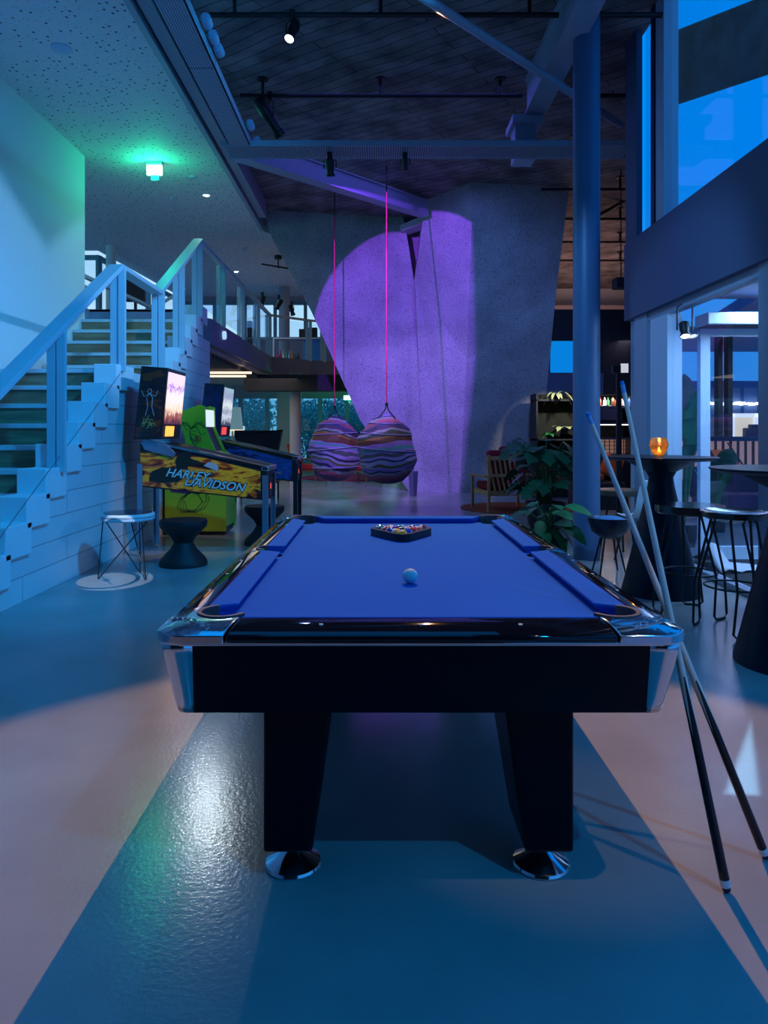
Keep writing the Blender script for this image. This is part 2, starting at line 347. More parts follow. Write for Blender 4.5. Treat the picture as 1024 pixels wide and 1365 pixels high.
def text(name, body, size, m, parent, M, ext=0.002, shear=0.0, offset=0.0):
    cu = bpy.data.curves.new(name, 'FONT'); cu.body = body; cu.size = size; cu.extrude = ext; cu.shear = shear; cu.align_x = 'CENTER'; cu.align_y = 'CENTER'; cu.offset = offset
    t = bpy.data.objects.new(name+'_source', cu); COL.objects.link(t)
    dg = bpy.context.evaluated_depsgraph_get(); me = bpy.data.meshes.new_from_object(t.evaluated_get(dg))
    bpy.data.objects.remove(t); bpy.data.curves.remove(cu)
    me.name = name; me.transform(M); me.materials.clear(); me.materials.append(m)
    o = bpy.data.objects.new(name, me); COL.objects.link(o); o.parent = parent
    return o
def emis(name, col, s=1.0):
    return mat(name, tuple(c*0.5 for c in col), 0.5, emit=col, es=s)
# ================================================================ SETTING
ZC = 5.85; ZS = 5.5; FX = 2.95
struct('floor', box(nb(), -14, 20, -5, 32, -0.1, 0), FLOOR, smooth=False)
struct('ceiling', prism(nb(), [(-2.62, -5), (3.02, -5), (3.02, 8.45), (8.34, 23.3), (-2.62, 23.3)], ZC, ZC+0.1), CEIL, smooth=False)
struct('ceiling', prism(nb(), [(-9.5, -5), (-2.47, -5), (-2.47, 15.0), (0.5, 20.0), (1.0, 23.3), (-6.15, 23.3), (-6.52, 16.72), (-9.5, 16.72)], ZS, ZS+0.3), SOFFIT, smooth=False)
struct('trim_1', box(nb(), -2.47, -2.40, -5, 15.0, ZS-0.02, ZC), STEEL, smooth=False)
struct('trim_2', box(nb(), -2.36, -2.22, -5, 14.2, ZS+0.02, ZC), GREYPAINT, smooth=False)
struct('wall_left', box(nb(), -4.67, -4.47, -5, 10.95, 0, ZS), WALL, smooth=False)
struct('wall_back', box(nb(), -4.67, FX, -5.2, -5, 0, ZC), DARKWALL, smooth=False)
# blue-grey header over the entrance glazing, and the strip of wall at its far end
struct('wall_right', box(nb(), 2.88, 3.02, -5, 8.45, 2.615, 3.50), HEADER, smooth=False)
struct('trim_3', box(nb(), 2.90, 2.965, 8.10, 8.46, 3.50, ZC), HEADER, smooth=False)
# upper glazing
f = nb(); box(f, 2.93, 3.08, 7.40, 7.62, 3.5, ZC); 
w1 = struct('window_1', f, FRAMEW, smooth=False)
f = nb(); box(f, 2.915, 3.09, 7.625, 7.72, 3.5, ZC); obj('mullion_gasket', f, mat('navy_gasket', (0.01, 0.02, 0.08), 0.5), w1, smooth=False)
obj('pane', box(nb(), 3.0, 3.01, 7.72, 8.10, 3.5, ZC), GLASS, w1, smooth=False)
obj('pane', box(nb(), 3.0, 3.01, -5, 7.40, 3.5, ZC), GLASS, w1, smooth=False)
# entrance glazing under the header
f = nb(); box(f, 2.93, 3.05, 7.88, 8.26, 0, 2.615); box(f, 2.95, 3.05, -5, 7.88, 2.53, 2.615); box(f, 2.93, 3.05, 5.30, 5.56, 0, 2.615); box(f, 2.95, 3.05, -5, 7.88, 0, 0.05)
w2 = struct('window_2', f, STEEL, smooth=False)
obj('post_panel', box(nb(), 2.95, 3.10, 7.36, 7.82, 0, 2.53), FRAMEW, w2, smooth=False)
obj('pane', box(nb(), 3.0, 3.01, 5.56, 7.36, 0.05, 2.53), GLASS, w2, smooth=False)
obj('pane', box(nb(), 3.0, 3.01, -5, 5.30, 0.05, 2.53), GLASS, w2, smooth=False)
# vestibule: inner door facing the camera
f = nb(); box(f, 3.33, 3.43, 7.45, 7.53, 0, 2.41); box(f, 3.43, 4.9, 7.45, 7.53, 2.32, 2.41); box(f, 4.8, 4.9, 7.45, 7.53, 0, 2.41); box(f, 3.43, 4.8, 7.45, 7.53, 0, 0.13)
d1 = struct('door_1', f, FRAMEW, smooth=False)
obj('pane', box(nb(), 3.43, 4.8, 7.485, 7.495, 0.13, 2.32), GLASS, d1, smooth=False)
f = nb(); box(f, 3.06, 3.12, 7.44, 7.52, 2.32, 2.41); box(f, 3.10, 3.33, 7.46, 7.52, 2.36, 2.41); w3 = struct('window_3', f, STEEL, smooth=False)
obj('pane', box(nb(), 3.10, 3.33, 7.485, 7.495, 0.0, 2.36), GLASS, w3, smooth=False)
struct('ceiling_vestibule', box(nb(), 3.06, 4.9, 4.0, 7.6, 2.72, 2.8), HEADER, smooth=False)
struct('wall_vestibule', box(nb(), 4.9, 5.0, 4.0, 7.5, 0, 2.8), GREYPAINT, smooth=False)
t = tag(obj('door_mat', box(nb(), 3.06, 4.85, 5.4, 7.35, 0.001, 0.02), mat('dark_mat', (0.03, 0.03, 0.035), 0.95, bump=0.5, bscale=80)), 'dark entrance mat lying inside the glazed vestibule', 'door mat')
# far walls of the hall
struct('wall_far', box(nb(), 1.5, 8.3, 23.0, 23.2, 0, ZC), WALL, smooth=False)
struct('wall_right_far', prism(nb(), [(2.96, 8.46), (3.02, 8.46), (8.34, 23.3), (8.26, 23.3)], 0, ZC), GREYPAINT, smooth=False)
struct('trim_4', box(nb(), 1.5, 8.0, 22.6, 23.0, 5.02, 5.25), mat('cream_paint', (0.6, 0.5, 0.48), 0.6), smooth=False)
# upper floor slab of the mezzanine
SLAB = mat('violet_grey_slab', (0.22, 0.24, 0.34), 0.6)
UND = mat('pale_soffit', (0.55, 0.50, 0.46), 0.7)
pts = [(-9.5, 10.96), (-4.47, 10.96), (-4.47, 11.1), (-2.97, 11.1), (-2.97, 11.85), (-2.80, 12.05), (-2.72, 18.3), (-1.84, 19.2), (0.6, 20.6), (1.5, 23.3), (-9.5, 23.3)]
struct('floor_mezzanine', prism(nb(), pts, 2.78, 3.2), SLAB, smooth=False)
struct('ceiling_lower', prism(nb(), [(-9.4, 11.9), (-2.9, 12.1), (-2.82, 18.3), (-1.9, 19.3), (0.5, 20.7), (1.4, 23.0), (-9.4, 23.0)], 2.70, 2.775), UND, smooth=False)
bm = nb()
for i in range(22): box(bm, -6.5, -2.95, 12.4+i*0.24, 12.5+i*0.24, 2.6, 2.69)
struct('trim_5', bm, mat('dark_slats', (0.10, 0.09, 0.10), 0.6), smooth=False)
struct('trim_6', box(nb(), -3.3, 0.8, 17.6, 18.2, 2.3, 2.69), DARKWALL, smooth=False)
# linear lights under the mezzanine
for i, (x0, x1, y) in enumerate(((-4.2, -3.0, 16.2), (-3.6, -2.7, 15.2), (-2.0, -1.2, 19.4))):
    o = tag(obj('ceiling_light', box(nb(), x0, x1, y, y+0.1, 2.53, 2.57), emis('warm_strip', (1.0, 0.72, 0.5), 1.6), smooth=False), ['long warm strip light on the slatted ceiling below the mezzanine', 'shorter warm strip light nearest the mezzanine edge', 'faint warm strip light right of the round lounge column'][i], 'ceiling light', 'strip lights under the mezzanine')
# round columns
t = struct('column', lathe(nb(), [(0.137, 0), (0.137, ZC)], (2.164, 7.5, 0), 48), mat('column_blue_grey', (0.08, 0.15, 0.28), 0.42))
t = struct('column', lathe(nb(), [(0.145, 0), (0.145, 2.78)], (P(394, 600, 18.2).x, 18.2, 0), 32), mat('warm_grey_column', (0.5, 0.46, 0.44), 0.6))
t = struct('column', lathe(nb(), [(0.16, 3.2), (0.16, ZS)], (P(379, 430, 21.0).x, 21.0, 0), 24), GREYPAINT)
t = struct('column', box(nb(), P(376, 600, 21).x-0.15, P(376, 600, 21).x+0.25, 21, 21.4, 0, 2.78), GREYPAINT)
# glazed facades at the back, lower and upper storey
def facade(name, a, b, z0, z1, n, m, tr=0.06, mid=None):
    a, b = Vector((*a, 0)), Vector((*b, 0)); d = b-a; l = d.length; ang = math.atan2(d.y, d.x)
    M = Matrix.Translation(a) @ Matrix.Rotation(ang, 4, 'Z')
    f = nb()
    box(f, 0, l, -0.05, 0.05, z0, z0+0.1, M); box(f, 0, l, -0.05, 0.05, z1-0.1, z1, M)
    for i in range(n+1): box(f, l*i/n-tr/2, l*i/n+tr/2, -0.06, 0.06, z0, z1, M)
    if mid: box(f, 0, l, -0.03, 0.03, mid, mid+0.05, M)
    o = struct(name, f, m, smooth=False)
    obj('pane', box(nb(), 0, l, -0.006, 0.006, z0+0.1, z1-0.1, M), GLASS, o, smooth=False)
    return o
TEAL = mat('teal_frame', (0.18, 0.36, 0.44), 0.5)
facade('window_4', (-9.3, 22.5), (1.5, 22.5), 0.25, 2.42, 13, TEAL, 0.12)
struct('wall_back_lower', box(nb(), -9.3, 1.5, 22.4, 22.6, 0, 0.25), GREYPAINT, smooth=False)
struct('wall_back_lintel', box(nb(), -9.3, 1.5, 22.38, 22.62, 2.42, 2.78), GREYPAINT, smooth=False)
facade('window_5', (-6.1, 22.6), (1.5, 22.6), 4.15, 5.36, 8, TEAL, 0.10)
struct('wall_back_upper', box(nb(), -6.1, 1.5, 22.5, 22.7, 3.2, 4.15), GREYPAINT, smooth=False)
struct('trim_7', box(nb(), -6.1, 1.5, 22.5, 22.7, 5.36, ZS), GREYPAINT, smooth=False)
facade('window_6', (-6.47, 16.65), (-6.1, 22.6), 3.75, 5.36, 2, TEAL, 0.08)
facade('window_7', (-9.5, 16.6), (-6.47, 16.6), 3.65, 5.36, 3, TEAL, 0.07)
struct('wall_mezzanine', box(nb(), -9.5, -6.47, 16.55, 16.65, 3.2, 3.65), GREYPAINT, smooth=False)
struct('column', lathe(nb(), [(0.11, 3.2), (0.11, ZS)], (P(148, 0, 16.3).x, 16.3, 0), 24), WALL)
# dark canopy beam outside the upper window
a0 = P(887, 47, 12.6); a1 = P(887, 145, 12.6); b0 = P(1120, -45, 9.0); b1 = P(1120, 68, 9.0)
bm = nb()
vs = [bm.verts.new(v) for v in (a0, a1, b1, b0)]; vs2 = [bm.verts.new(v+Vector((0.9, 2.0, 1.15))) for v in (a0, a1, b1, b0)]
bm.faces.new(vs); bm.faces.new(vs2)
for i in range(4): bm.faces.new((vs[i], vs[(i+1) % 4], vs2[(i+1) % 4], vs2[i]))
tag(obj('canopy_beam', bm, mat('dark_timber_canopy', (0.02, 0.03, 0.04), 0.8, noise=0.5, scale=3), smooth=False), 'dark sloping canopy beam outside the big upper window', 'beam')
# ---------------------------------------------------------------- ceiling steelwork
def beamobj(name, p, q, w, h, m, label, cat='beam', roll=0):
    p, q = Vector(p), Vector(q); d = (q-p); l = d.length
    zax = Vector((0, 0, 1)); y = d.normalized(); x = y.cross(zax).normalized(); z = x.cross(y)
    M = Matrix((x, y, z)).transposed().to_4x4(); M.translation = p
    bm = nb(); t_ = 0.02
    box(bm, -w/2, w/2, 0, l, 0, t_, M); box(bm, -w/2, w/2, 0, l, h-t_, h, M); box(bm, -w/2+0.03, w/2-0.03, 0, l, t_, h-t_, M)
    return tag(obj(name, bm, m, smooth=False), label, cat)
beamobj('steel_beam', (2.015, -4, 5.40), (2.015, 9.28, 5.40), 0.27, 0.44, STEEL, 'wide pale-bottomed steel beam running from overhead to the pillar')
a = P(318, 212, 9.8); b = P(566, 290, 14.0)
beamobj('steel_beam', (a.x, a.y, 5.02), (b.x, b.y, 5.48), 0.22, 0.30, STEEL, 'slanting blue-grey steel beam running from the mezzanine edge to the pillar')
tag(obj('beam_bracket', box(box(nb(), 1.77, 2.04, 9.35, 9.65, 4.86, 5.4), 1.72, 2.12, 9.25, 9.75, 5.30, 5.4), STEEL, smooth=False, bevel=0.01), 'square steel bracket hanging below the end of the wide beam', 'bracket')
# perforated cable trays
PERF = mat('perforated_tray', (0.40, 0.45, 0.56), 0.5)
N_, L_, B_ = nodes(PERF)
t = N_.new('ShaderNodeTexCoord'); v = N_.new('ShaderNodeTexVoronoi'); v.inputs['Scale'].default_value = 42; v.inputs['Randomness'].default_value = 0.0; L_.new(t.outputs['Object'], v.inputs[0])
r_ = ramp(N_, [(0.30, (0.04, 0.05, 0.07)), (0.36, (0.40, 0.45, 0.56))]); L_.new(v.outputs['Distance'], r_.inputs[0]); L_.new(r_.outputs[0], B_.inputs['Base Color'])
th = thing('cable_tray', 'long perforated cable tray running beside the mezzanine ceiling edge', 'cable tray', (-1.72, 2, 4.85))
for i, (y0, y1) in enumerate(((-4, 0.9), (0.92, 3.6), (3.62, 6.98), (7.0, 8.88))):
    bm = nb(); box(bm, -1.85, -1.587, y0, y1, 4.85, 4.862); box(bm, -1.85, -1.84, y0, y1, 4.85, 4.95); box(bm, -1.597, -1.587, y0, y1, 4.85, 4.95)
    obj('tray_section', bm, PERF, th, world=True, smooth=False)
th = thing('cable_tray', 'ribbed cable tray crossing the hall below the ceiling pipes', 'cable tray', (0.6, 9.1, 4.85))
bm = nb(); box(bm, -1.95, 3.2, 8.90, 8.915, 4.85, 4.92); box(bm, -1.95, 3.2, 9.32, 9.335, 4.85, 4.92)
obj('side_rail', bm, STEEL, th, world=True, smooth=False)
bm = nb()
for i in range(170): box(bm, -1.94+i*0.03, -1.922+i*0.03, 8.915, 9.32, 4.853, 4.86)
o = obj('rungs', bm, STEEL, th, world=True, smooth=False)
obj('cables', box(nb(), -1.9, 3.2, 8.93, 9.30, 4.87, 4.90), mat('bundled_cables', (0.10, 0.11, 0.15), 0.7), th, world=True, smooth=False)
# pipes
names = ['first black ceiling pipe nearest the camera, with spotlight', 'second black ceiling pipe with the large stage spotlight', 'black ceiling pipe directly above the ribbed cable tray', 'black ceiling pipe right behind the top of the blue column', 'black ceiling pipe second behind the tray, right of the pillar', 'black ceiling pipe third behind the tray, right of the pillar', 'farthest black ceiling pipe before the white far wall']
for k in range(7):
    y = 7.45+1.8*k
    th = thing('ceiling_pipe', names[k], 'pipe', (0.5, y, 5.6), group='black lighting pipes under the ceiling')
    xa = -1.82 if k < 3 else (2.9 if k < 5 else 3.0)
    segs = [(xa if k else -1.82, 1.86), (2.2, 2.93)] if k == 0 else ([(-1.78, 1.84), (2.62, 3.2)] if k == 1 else [(xa if k > 2 else 2.6, y*0.352)])
    for (x0, x1) in segs: obj('pipe', cyl(nb(), (x0, y, 5.63), (x1, y, 5.63), 0.027, seg=12), BLACK, th, world=True)
    for xs in ((-1.49, 0.02, 1.56) if k < 2 else (3.0,)) if k < 3 else (y*0.28, y*0.335):
        bm = nb(); cyl(bm, (xs, y, 5.63), (xs, y, 5.85), 0.02, seg=10); cyl(bm, (xs, y, 5.83), (xs, y, 5.849), 0.07, seg=16)
        obj('hanger', bm, BLACK, th, world=True)
a = P(845, 178, 9.62); a.z = 5.3; b = P(570, 0, 6.63); b.z = 5.3; d = a-b
tag(obj('brace_pipe', cyl(nb(), b-d*0.6, a-d*0.09, 0.045, seg=16), STEEL), 'thin blue-grey brace pipe crossing diagonally under the ceiling', 'pipe')
tag(obj('truss_rod', tube(nb(), [P(775, 300, 14.2), P(842, 262, 14.2)], 0.03), BLACK), 'black slanting rod behind the blue column near the ceiling', 'rod')
# ---------------------------------------------------------------- the concrete pillar
bm = nb()
def slabpoly(pts, dy):
    fr = [P(*p) for p in pts]; bk = [v+Vector((0, dy, 0)) for v in fr]
    a = [bm.verts.new(v) for v in fr]; b = [bm.verts.new(v) for v in bk]; n = len(a)
    bm.faces.new(a); bm.faces.new(b)
    for i in range(n): bm.faces.new((a[i], a[(i+1) % n], b[(i+1) % n], b[i]))
slabpoly([(345, 262, 14.75), (436, 262, 15.0), (530, 266, 15.25), (540, 300, 15.25), (552, 372, 15.3), (566, 656, 15.5), (546, 656, 15.7), (480, 560, 15.4), (440, 470, 15.1), (415, 415, 15.0), (363, 318, 14.8)], 1.2)
slabpoly([(572, 236, 13.9), (628, 190, 12.9), (629, 300, 13.4), (622, 480, 14.6), (613, 657, 15.3), (566, 656, 15.5), (553, 372, 15.0)], 1.6)
slabpoly([(628, 190, 12.9), (626, 150, 12.4), (772, 140, 12.9), (764, 210, 13.2), (742, 385, 14.2), (716, 655, 15.6), (613, 657, 15.3), (622, 480, 14.6), (629, 300, 13.4)], 1.8)
slabpoly([(545, 656, 16.0), (540, 256, 15.7), (575, 240, 15.5), (600, 656, 16.0)], 0.8)
bmesh.ops.triangulate(bm, faces=bm.faces)
t = tag(obj('concrete_pillar', bm, PILLAR, smooth=False), 'massive leaning concrete pillar with a slanted left wing, lit purple', 'pillar')
bm = nb(); slabpoly([(533, 300, 15.1), (536, 308, 15.1), (568, 296, 14.5), (568, 286, 14.5)], 0.5); bmesh.ops.triangulate(bm, faces=bm.faces)
tag(obj('pillar_ledge', bm, mat('smooth_concrete', (0.45, 0.45, 0.47), 0.8), smooth=False), 'small concrete ledge plate above the triangular notch in the pillar', 'ledge')
# ================================================================ STAIRCASE
st = thing('staircase', 'two-flight blue-lit staircase rising along the left wall to the mezzanine', 'staircase', (-3.6, 8, 0))
SX = -2.77
def tread(y, z, depth, y2=None):
    box_ = nb(); box(box_, -4.46, -2.98, y, (y2 or y+depth)+0.03, z-0.045, z); obj('tread', box_, TREAD, st, world=True, bevel=0.006, smooth=False)
    obj('riser', box(nb(), -4.46, -2.98, y+0.03, y+0.05, z-0.20, z-0.045), RISER, st, world=True, smooth=False)
prof = [(4.6, 0)]
noses = [(4.89+0.32*k, 0.2+0.2*k) for k in range(10)]
for k, (y, z) in enumerate(noses[:9]): tread(y, z, 0.32)
tread(7.77, 2.0, 0, 9.6)
n2 = [(9.55+0.31*k, 2.2+0.2*k) for k in range(6)]
for k, (y, z) in enumerate(n2): tread(y, z, 0.31 if k < 5 else 0.02)
# side wall with stepped top edge
poly = [(4.8, 0)]
for y, z in noses: poly += [(y, z-0.2), (y, z-0.02)]
for y, z in n2: poly += [(y, z-0.2), (y, z-0.02)]
poly += [(11.35, 3.18), (11.35, 2.78), (11.82, 2.78), (11.82, 0)]
o = obj('side_wall', prism(nb(), poly, -2.97, SX, axis='X'), BLOCK, st, world=True, smooth=False)
# stepped stringer blocks
BLK = mat('pale_block', (0.80, 0.83, 0.85), 0.65, bump=0.2, bscale=15)
for k in range(8):
    ye, zb = 5.36+0.32*k, 0.167+0.199*k
    obj('stringer_block', box(nb(), -2.98, SX+0.035, ye-0.40, ye, zb, zb+0.255), BLK, st, world=True, bevel=0.01, smooth=False)
obj('stringer_block', box(nb(), -2.98, SX+0.035, 7.52, 8.05, 1.76, 2.03), BLK, st, world=True, bevel=0.01, smooth=False)
for k in range(6):
    ye, zb = 9.95+0.31*k, 2.0+0.199*k
    obj('stringer_block', box(nb(), -2.98, SX+0.035, ye-0.42, ye, zb, zb+0.27), BLK, st, world=True, bevel=0.01, smooth=False)
def post(par, x, y, z0, z1, w=0.075, M=None):
    bm = nb(); box(bm, x-0.082, x-0.006, y-0.02, y+0.02, z0, z1, M); box(bm, x+0.006, x+0.082, y-0.03, y+0.01, z0-0.04, z1, M)
    o = obj('post', bm, RAIL, par, world=True, bevel=0.004, smooth=False)
    return o
def rail_z(y):
    if y < 7.6: return 1.69+(y-5.27)*(3.09-1.69)/(7.6-5.27)
    if y < 8.98: return 3.08
    return 3.08+(y-8.98)*1.2/(11.08-8.98)
for y, z0 in ((4.55, 0.1), (6.2, 1.02), (7.66, 2.0), (9.05, 2.0), (9.98, 2.42), (11.0, 3.1)):
    post(st, SX, y, z0, rail_z(y)-0.02)
def railseg(p, q, w=0.15, h=0.05):
    p, q = Vector(p), Vector(q); d = q-p; l = d.length; y = d.normalized(); x = y.cross(Vector((0, 0, 1))).normalized(); z = x.cross(y)
    M = Matrix((x, y, z)).transposed().to_4x4(); M.translation = p
    return box(nb(), -w/2, w/2, 0, l, -h, 0, M)
hr = [(SX, 4.2, rail_z(4.2)), (SX, 7.6, 3.09), (SX, 8.98, 3.08), (SX, 11.06, 4.28)]
for a, b in zip(hr, hr[1:]): obj('handrail', railseg(a, b), RAIL, st, world=True, bevel=0.006, smooth=False)
obj('cable', tube(nb(), [(SX+0.04, 4.9, 0.40), (SX+0.04, 7.6, 1.93)], 0.003, 6), mat('dark_edge_line', (0.10, 0.10, 0.12), 0.5), st, world=True)  # thin dark line drawn for the shade edge between treads and blocks
# mezzanine balustrade
bl = thing('balustrade', 'pale steel balustrade along the edge of the mezzanine floor', 'railing', (-2.77, 14, 3.2))
br = [(SX, 11.1, 4.28), (SX, 18.3, 4.28), (-1.84, 19.2, 4.28), (0.1, 20.4, 4.28)]
for a, b in zip(br, br[1:]): obj('handrail', railseg(a, b, 0.09, 0.05), RAIL, bl, world=True, smooth=False)
for y in (12.75, 14.6, 16.45, 18.2): post(bl, SX-0.02, y, 3.2, 4.24)
for x, y in ((-1.86, 19.15), (-1.5, 19.4)): post(bl, x, y, 3.2, 4.24)
for (a, b) in zip(br, br[1:]):
    obj('glass_panel', railseg((a[0], a[1], 4.18), (b[0], b[1], 4.18), 0.01, 0.92), GLASS, bl, world=True, smooth=False)
# far railing of the upper landing seen through the stair
bl2 = thing('balustrade', 'short dark balustrade on the mezzanine behind the stair top', 'railing', (-5.2, 14, 3.2))
for a, b in zip([(-5.35, 13.0, 4.16), (-4.7, 15.0, 3.9)], [(-4.7, 15.0, 3.9), (-4.1, 15.2, 4.35)]): obj('handrail', railseg(a, b, 0.08, 0.06), RAIL, bl2, world=True, smooth=False)
for x, y in ((-5.35, 13.0), (-4.7, 15.0), (-4.1, 15.2)): post(bl2, x, y, 3.2, 3.95)
tag(obj('wall_screen', box(box(nb(), *sorted((P(168, 0, 15.6).x, P(193, 0, 15.6).x)), 15.6, 15.68, P(0, 402, 15.6).z, P(0, 371, 15.6).z), P(180, 0, 15.6).x-0.03, P(180, 0, 15.6).x+0.03, 15.61, 15.66, 3.2, P(0, 395, 15.6).z), mat('dark_maroon', (0.03, 0.01, 0.02), 0.5), smooth=False, bevel=0.01), 'dark screen on a stand behind the stair top rail', 'screen')
# round marker light on the slab fascia and mezzanine contents
a = P(295, 447, 12.9)
tag(obj('fascia_light', cyl(nb(), (-2.80, a.y, a.z), (-2.74, a.y, a.z), 0.075, seg=24), emis('pale_blue_disc', (0.45, 0.7, 1.0), 0.9)), 'small round pale light on the end of the mezzanine fascia', 'light')
# shelf with bottles on the balcony
sh = thing('display_shelf', 'long white shelf on the mezzanine behind the balustrade', 'shelf', (-2.1, 19.8, 3.2))
x0, x1 = P(364, 0, 20.0).x, P(428, 0, 20.0).x
obj('shelf_board', box(nb(), x0, x1, 19.95, 20.35, 3.86, 3.90), WHITE, sh, world=True, smooth=False)
obj('end_panel', box(nb(), x0, x0+0.04, 19.95, 20.35, 3.2, 3.86), WHITE, sh, world=True, smooth=False)
obj('end_panel', box(nb(), x1-0.5, x1, 20.0, 20.35, 3.2, 3.86), mat('blue_panel', (0.05, 0.3, 0.7), 0.5), sh, world=True, smooth=False)
rnd = random.Random(5)
bc = [('pink', (0.7, 0.08, 0.25)), ('red', (0.6, 0.03, 0.05)), ('white', (0.8, 0.8, 0.8)), ('green', (0.1, 0.4, 0.25)), ('clear blue', (0.3, 0.5, 0.6)), ('orange', (0.7, 0.2, 0.04)), ('dark green', (0.03, 0.12, 0.08)), ('dark brown', (0.08, 0.04, 0.02))]
for i, (cn, cc) in enumerate(bc):
    x = x0+0.12+i*0.082; h = 0.26+0.12*rnd.random()
    b = lathe(nb(), [(0.035, 0), (0.04, 0.01), (0.04, h*0.6), (0.014, h*0.78), (0.014, h)], (x, 20.05, 3.2), 14)
    tag(obj('bottle', b, mat('bottle_'+cn.replace(' ', '_'), cc, 0.2)), cn+' bottle standing under the white mezzanine shelf', 'bottle', 'bottles on the mezzanine')
for i, (px0, px1, y0, y1, lb) in enumerate(((399, 407, 439, 453, 'narrow black loudspeaker on the left of the white mezzanine shelf'), (409, 423, 437, 453, 'wide black monitor at the right end of the white mezzanine shelf'), (330, 336, 428, 446, 'black box standing on the mezzanine between the balusters'))):
    a, b = P(px0, y1, 20.1), P(px1, y0, 20.1)
    z0 = 3.90 if i < 2 else 3.2
    bm = nb(); box(bm, a.x, b.x, 20.02, 20.22, z0, b.z); box(bm, a.x+0.02, b.x-0.02, 20.01, 20.03, z0+0.03, b.z-0.03)
    tag(obj(['loudspeaker', 'monitor', 'equipment_box'][i], bm, BLACK, smooth=False, bevel=0.01), lb, ['loudspeaker', 'monitor', 'box'][i])
# ---------------------------------------------------------------- fittings on the lower ceiling
p = P(206, 226, 11.2)
em = thing('emergency_light', 'green glowing emergency exit light on the perforated ceiling', 'emergency light', (p.x, p.y, ZS))
obj('backplate', box(nb(), -0.13, 0.13, -0.05, 0.05, -0.05, 0), WHITE, em, smooth=False, bevel=0.008)
obj('light_body', box(nb(), -0.12, 0.12, -0.03, 0.03, -0.20, -0.05), emis('green_white_glow', (0.45, 1.0, 0.75), 3.0), em, bevel=0.01, smooth=False)
obj('stem', box(nb(), -0.05, 0.07, -0.02, 0.02, -0.27, -0.20), WHITE, em, smooth=False, bevel=0.008)
for px, py, lb in ((275, 260, 'nearer bright recessed downlight right of the green exit light'), (315, 362, 'farther recessed downlight above the stair handrail')):
    Y = (ZS-H)*F/(CY-py); p = P(px, py, Y)
    th = thing('downlight', lb, 'downlight', (p.x, p.y, ZS), group='recessed downlights')
    obj('trim_ring', lathe(nb(), [(0.05, -0.012), (0.075, -0.008), (0.075, 0), (0.05, 0)], seg=24, cap=False), WHITE, th)
    obj('lens', lathe(nb(), [(0.0, -0.004), (0.05, -0.004)], seg=20, cap=False), emis('downlight_lens', (0.75, 0.9, 1.0), 600 if py < 300 else 150), th)
for px, py, r, lb in ((82, 64, 0.11, 'round pale ceiling speaker near the top left'), (257, 235, 0.06, 'small round detector beside the green exit light'), (230, 264, 0.045, 'tiny blue sensor on the perforated ceiling'), (326, 331, 0.07, 'small round detector near the ceiling edge above the balustrade')):
    Y = (ZS-H)*F/(CY-py); p = P(px, py, Y)
    tag(obj('ceiling_speaker' if r > 0.1 else 'ceiling_sensor', lathe(nb(), [(r, 0), (r, -0.012), (r*0.7, -0.03), (0, -0.032)], (p.x, p.y, ZS), 24), mat('pale_fitting', (0.45, 0.6, 0.75), 0.5)), lb, 'speaker' if r > 0.1 else 'sensor')
# stage lights on the pipes
def spotlight(name, label, loc, d, L_, r, group=None, lens=None, clampz=None):
    th = thing(name, label, 'spotlight', loc, group=group)
    d = Vector(d).normalized(); q = d.to_track_quat('Z', 'Y').to_matrix().to_4x4()
    b = nb(); lathe(b, [(r*0.75, -L_*0.55), (r*0.95, -L_*0.5), (r*0.95, 0), (r*0.8, 0.02), (r*0.8, L_*0.35), (r, L_*0.38), (r, L_*0.5), (r*0.85, L_*0.5), (r*0.85, L_*0.46)], seg=20, cap=False); bmesh.ops.transform(b, matrix=q, verts=b.verts)
    obj('housing', b, BLACK, th)
    b = lathe(nb(), [(0, L_*0.455), (r*0.85, L_*0.455)], seg=20, cap=False); bmesh.ops.transform(b, matrix=q, verts=b.verts)
    obj('lens', b, lens or mat('dark_lens', (0.02, 0.02, 0.05), 0.1), th)
    b = lathe(nb(), [(0, -L_*0.56), (r*0.8, -L_*0.55)], seg=20, cap=False); bmesh.ops.transform(b, matrix=q, verts=b.verts); obj('back_cap', b, BLACK, th)
    cz = clampz if clampz is not None else 0.3
    yk = nb(); side = d.cross(Vector((0, 0, 1))).normalized()
    tube(yk, [side*(r+0.02), side*(r+0.02)+Vector((0, 0, cz*0.6)), Vector((0, 0, cz*0.75)), -side*(r+0.02)+Vector((0, 0, cz*0.6)), -side*(r+0.02)], 0.009, 6)
    obj('yoke', yk, BLACK, th)
    ck = nb(); cyl(ck, (0, 0, cz*0.72), (0, 0, cz), 0.012, seg=8); box(ck, -0.03, 0.03, -0.04, 0.04, cz-0.05, cz+0.04); obj('clamp', ck, BLACK, th)
    return th
a = P(390, 42, 7.45); spotlight('spotlight', 'small black spotlight with a bright white lens on the nearest pipe', (a.x, 7.45, a.z), (-0.25, -0.55, -1), 0.26, 0.055, lens=emis('white_lens', (0.9, 0.95, 1), 9), clampz=5.63-a.z)
a = P(360, 158, 9.25); spotlight('stage_spotlight', 'large black profile spotlight aimed down at the pillar', (a.x, 9.25, a.z), (0.62, 0.4, -0.9), 0.50, 0.085, clampz=5.63-a.z)
a = P(440, 222, 9.12); spotlight('spotlight', 'black spotlight hanging below the ribbed cable tray, left of two', (a.x, 9.12, a.z-0.02), (0.05, 0.3, -1), 0.20, 0.06, clampz=0.15)
a = P(540, 217, 9.12); spotlight('spotlight', 'smaller black spotlight below the ribbed cable tray, right of two', (a.x, 9.12, a.z-0.02), (0.1, 0.3, -1), 0.14, 0.04, clampz=0.10)
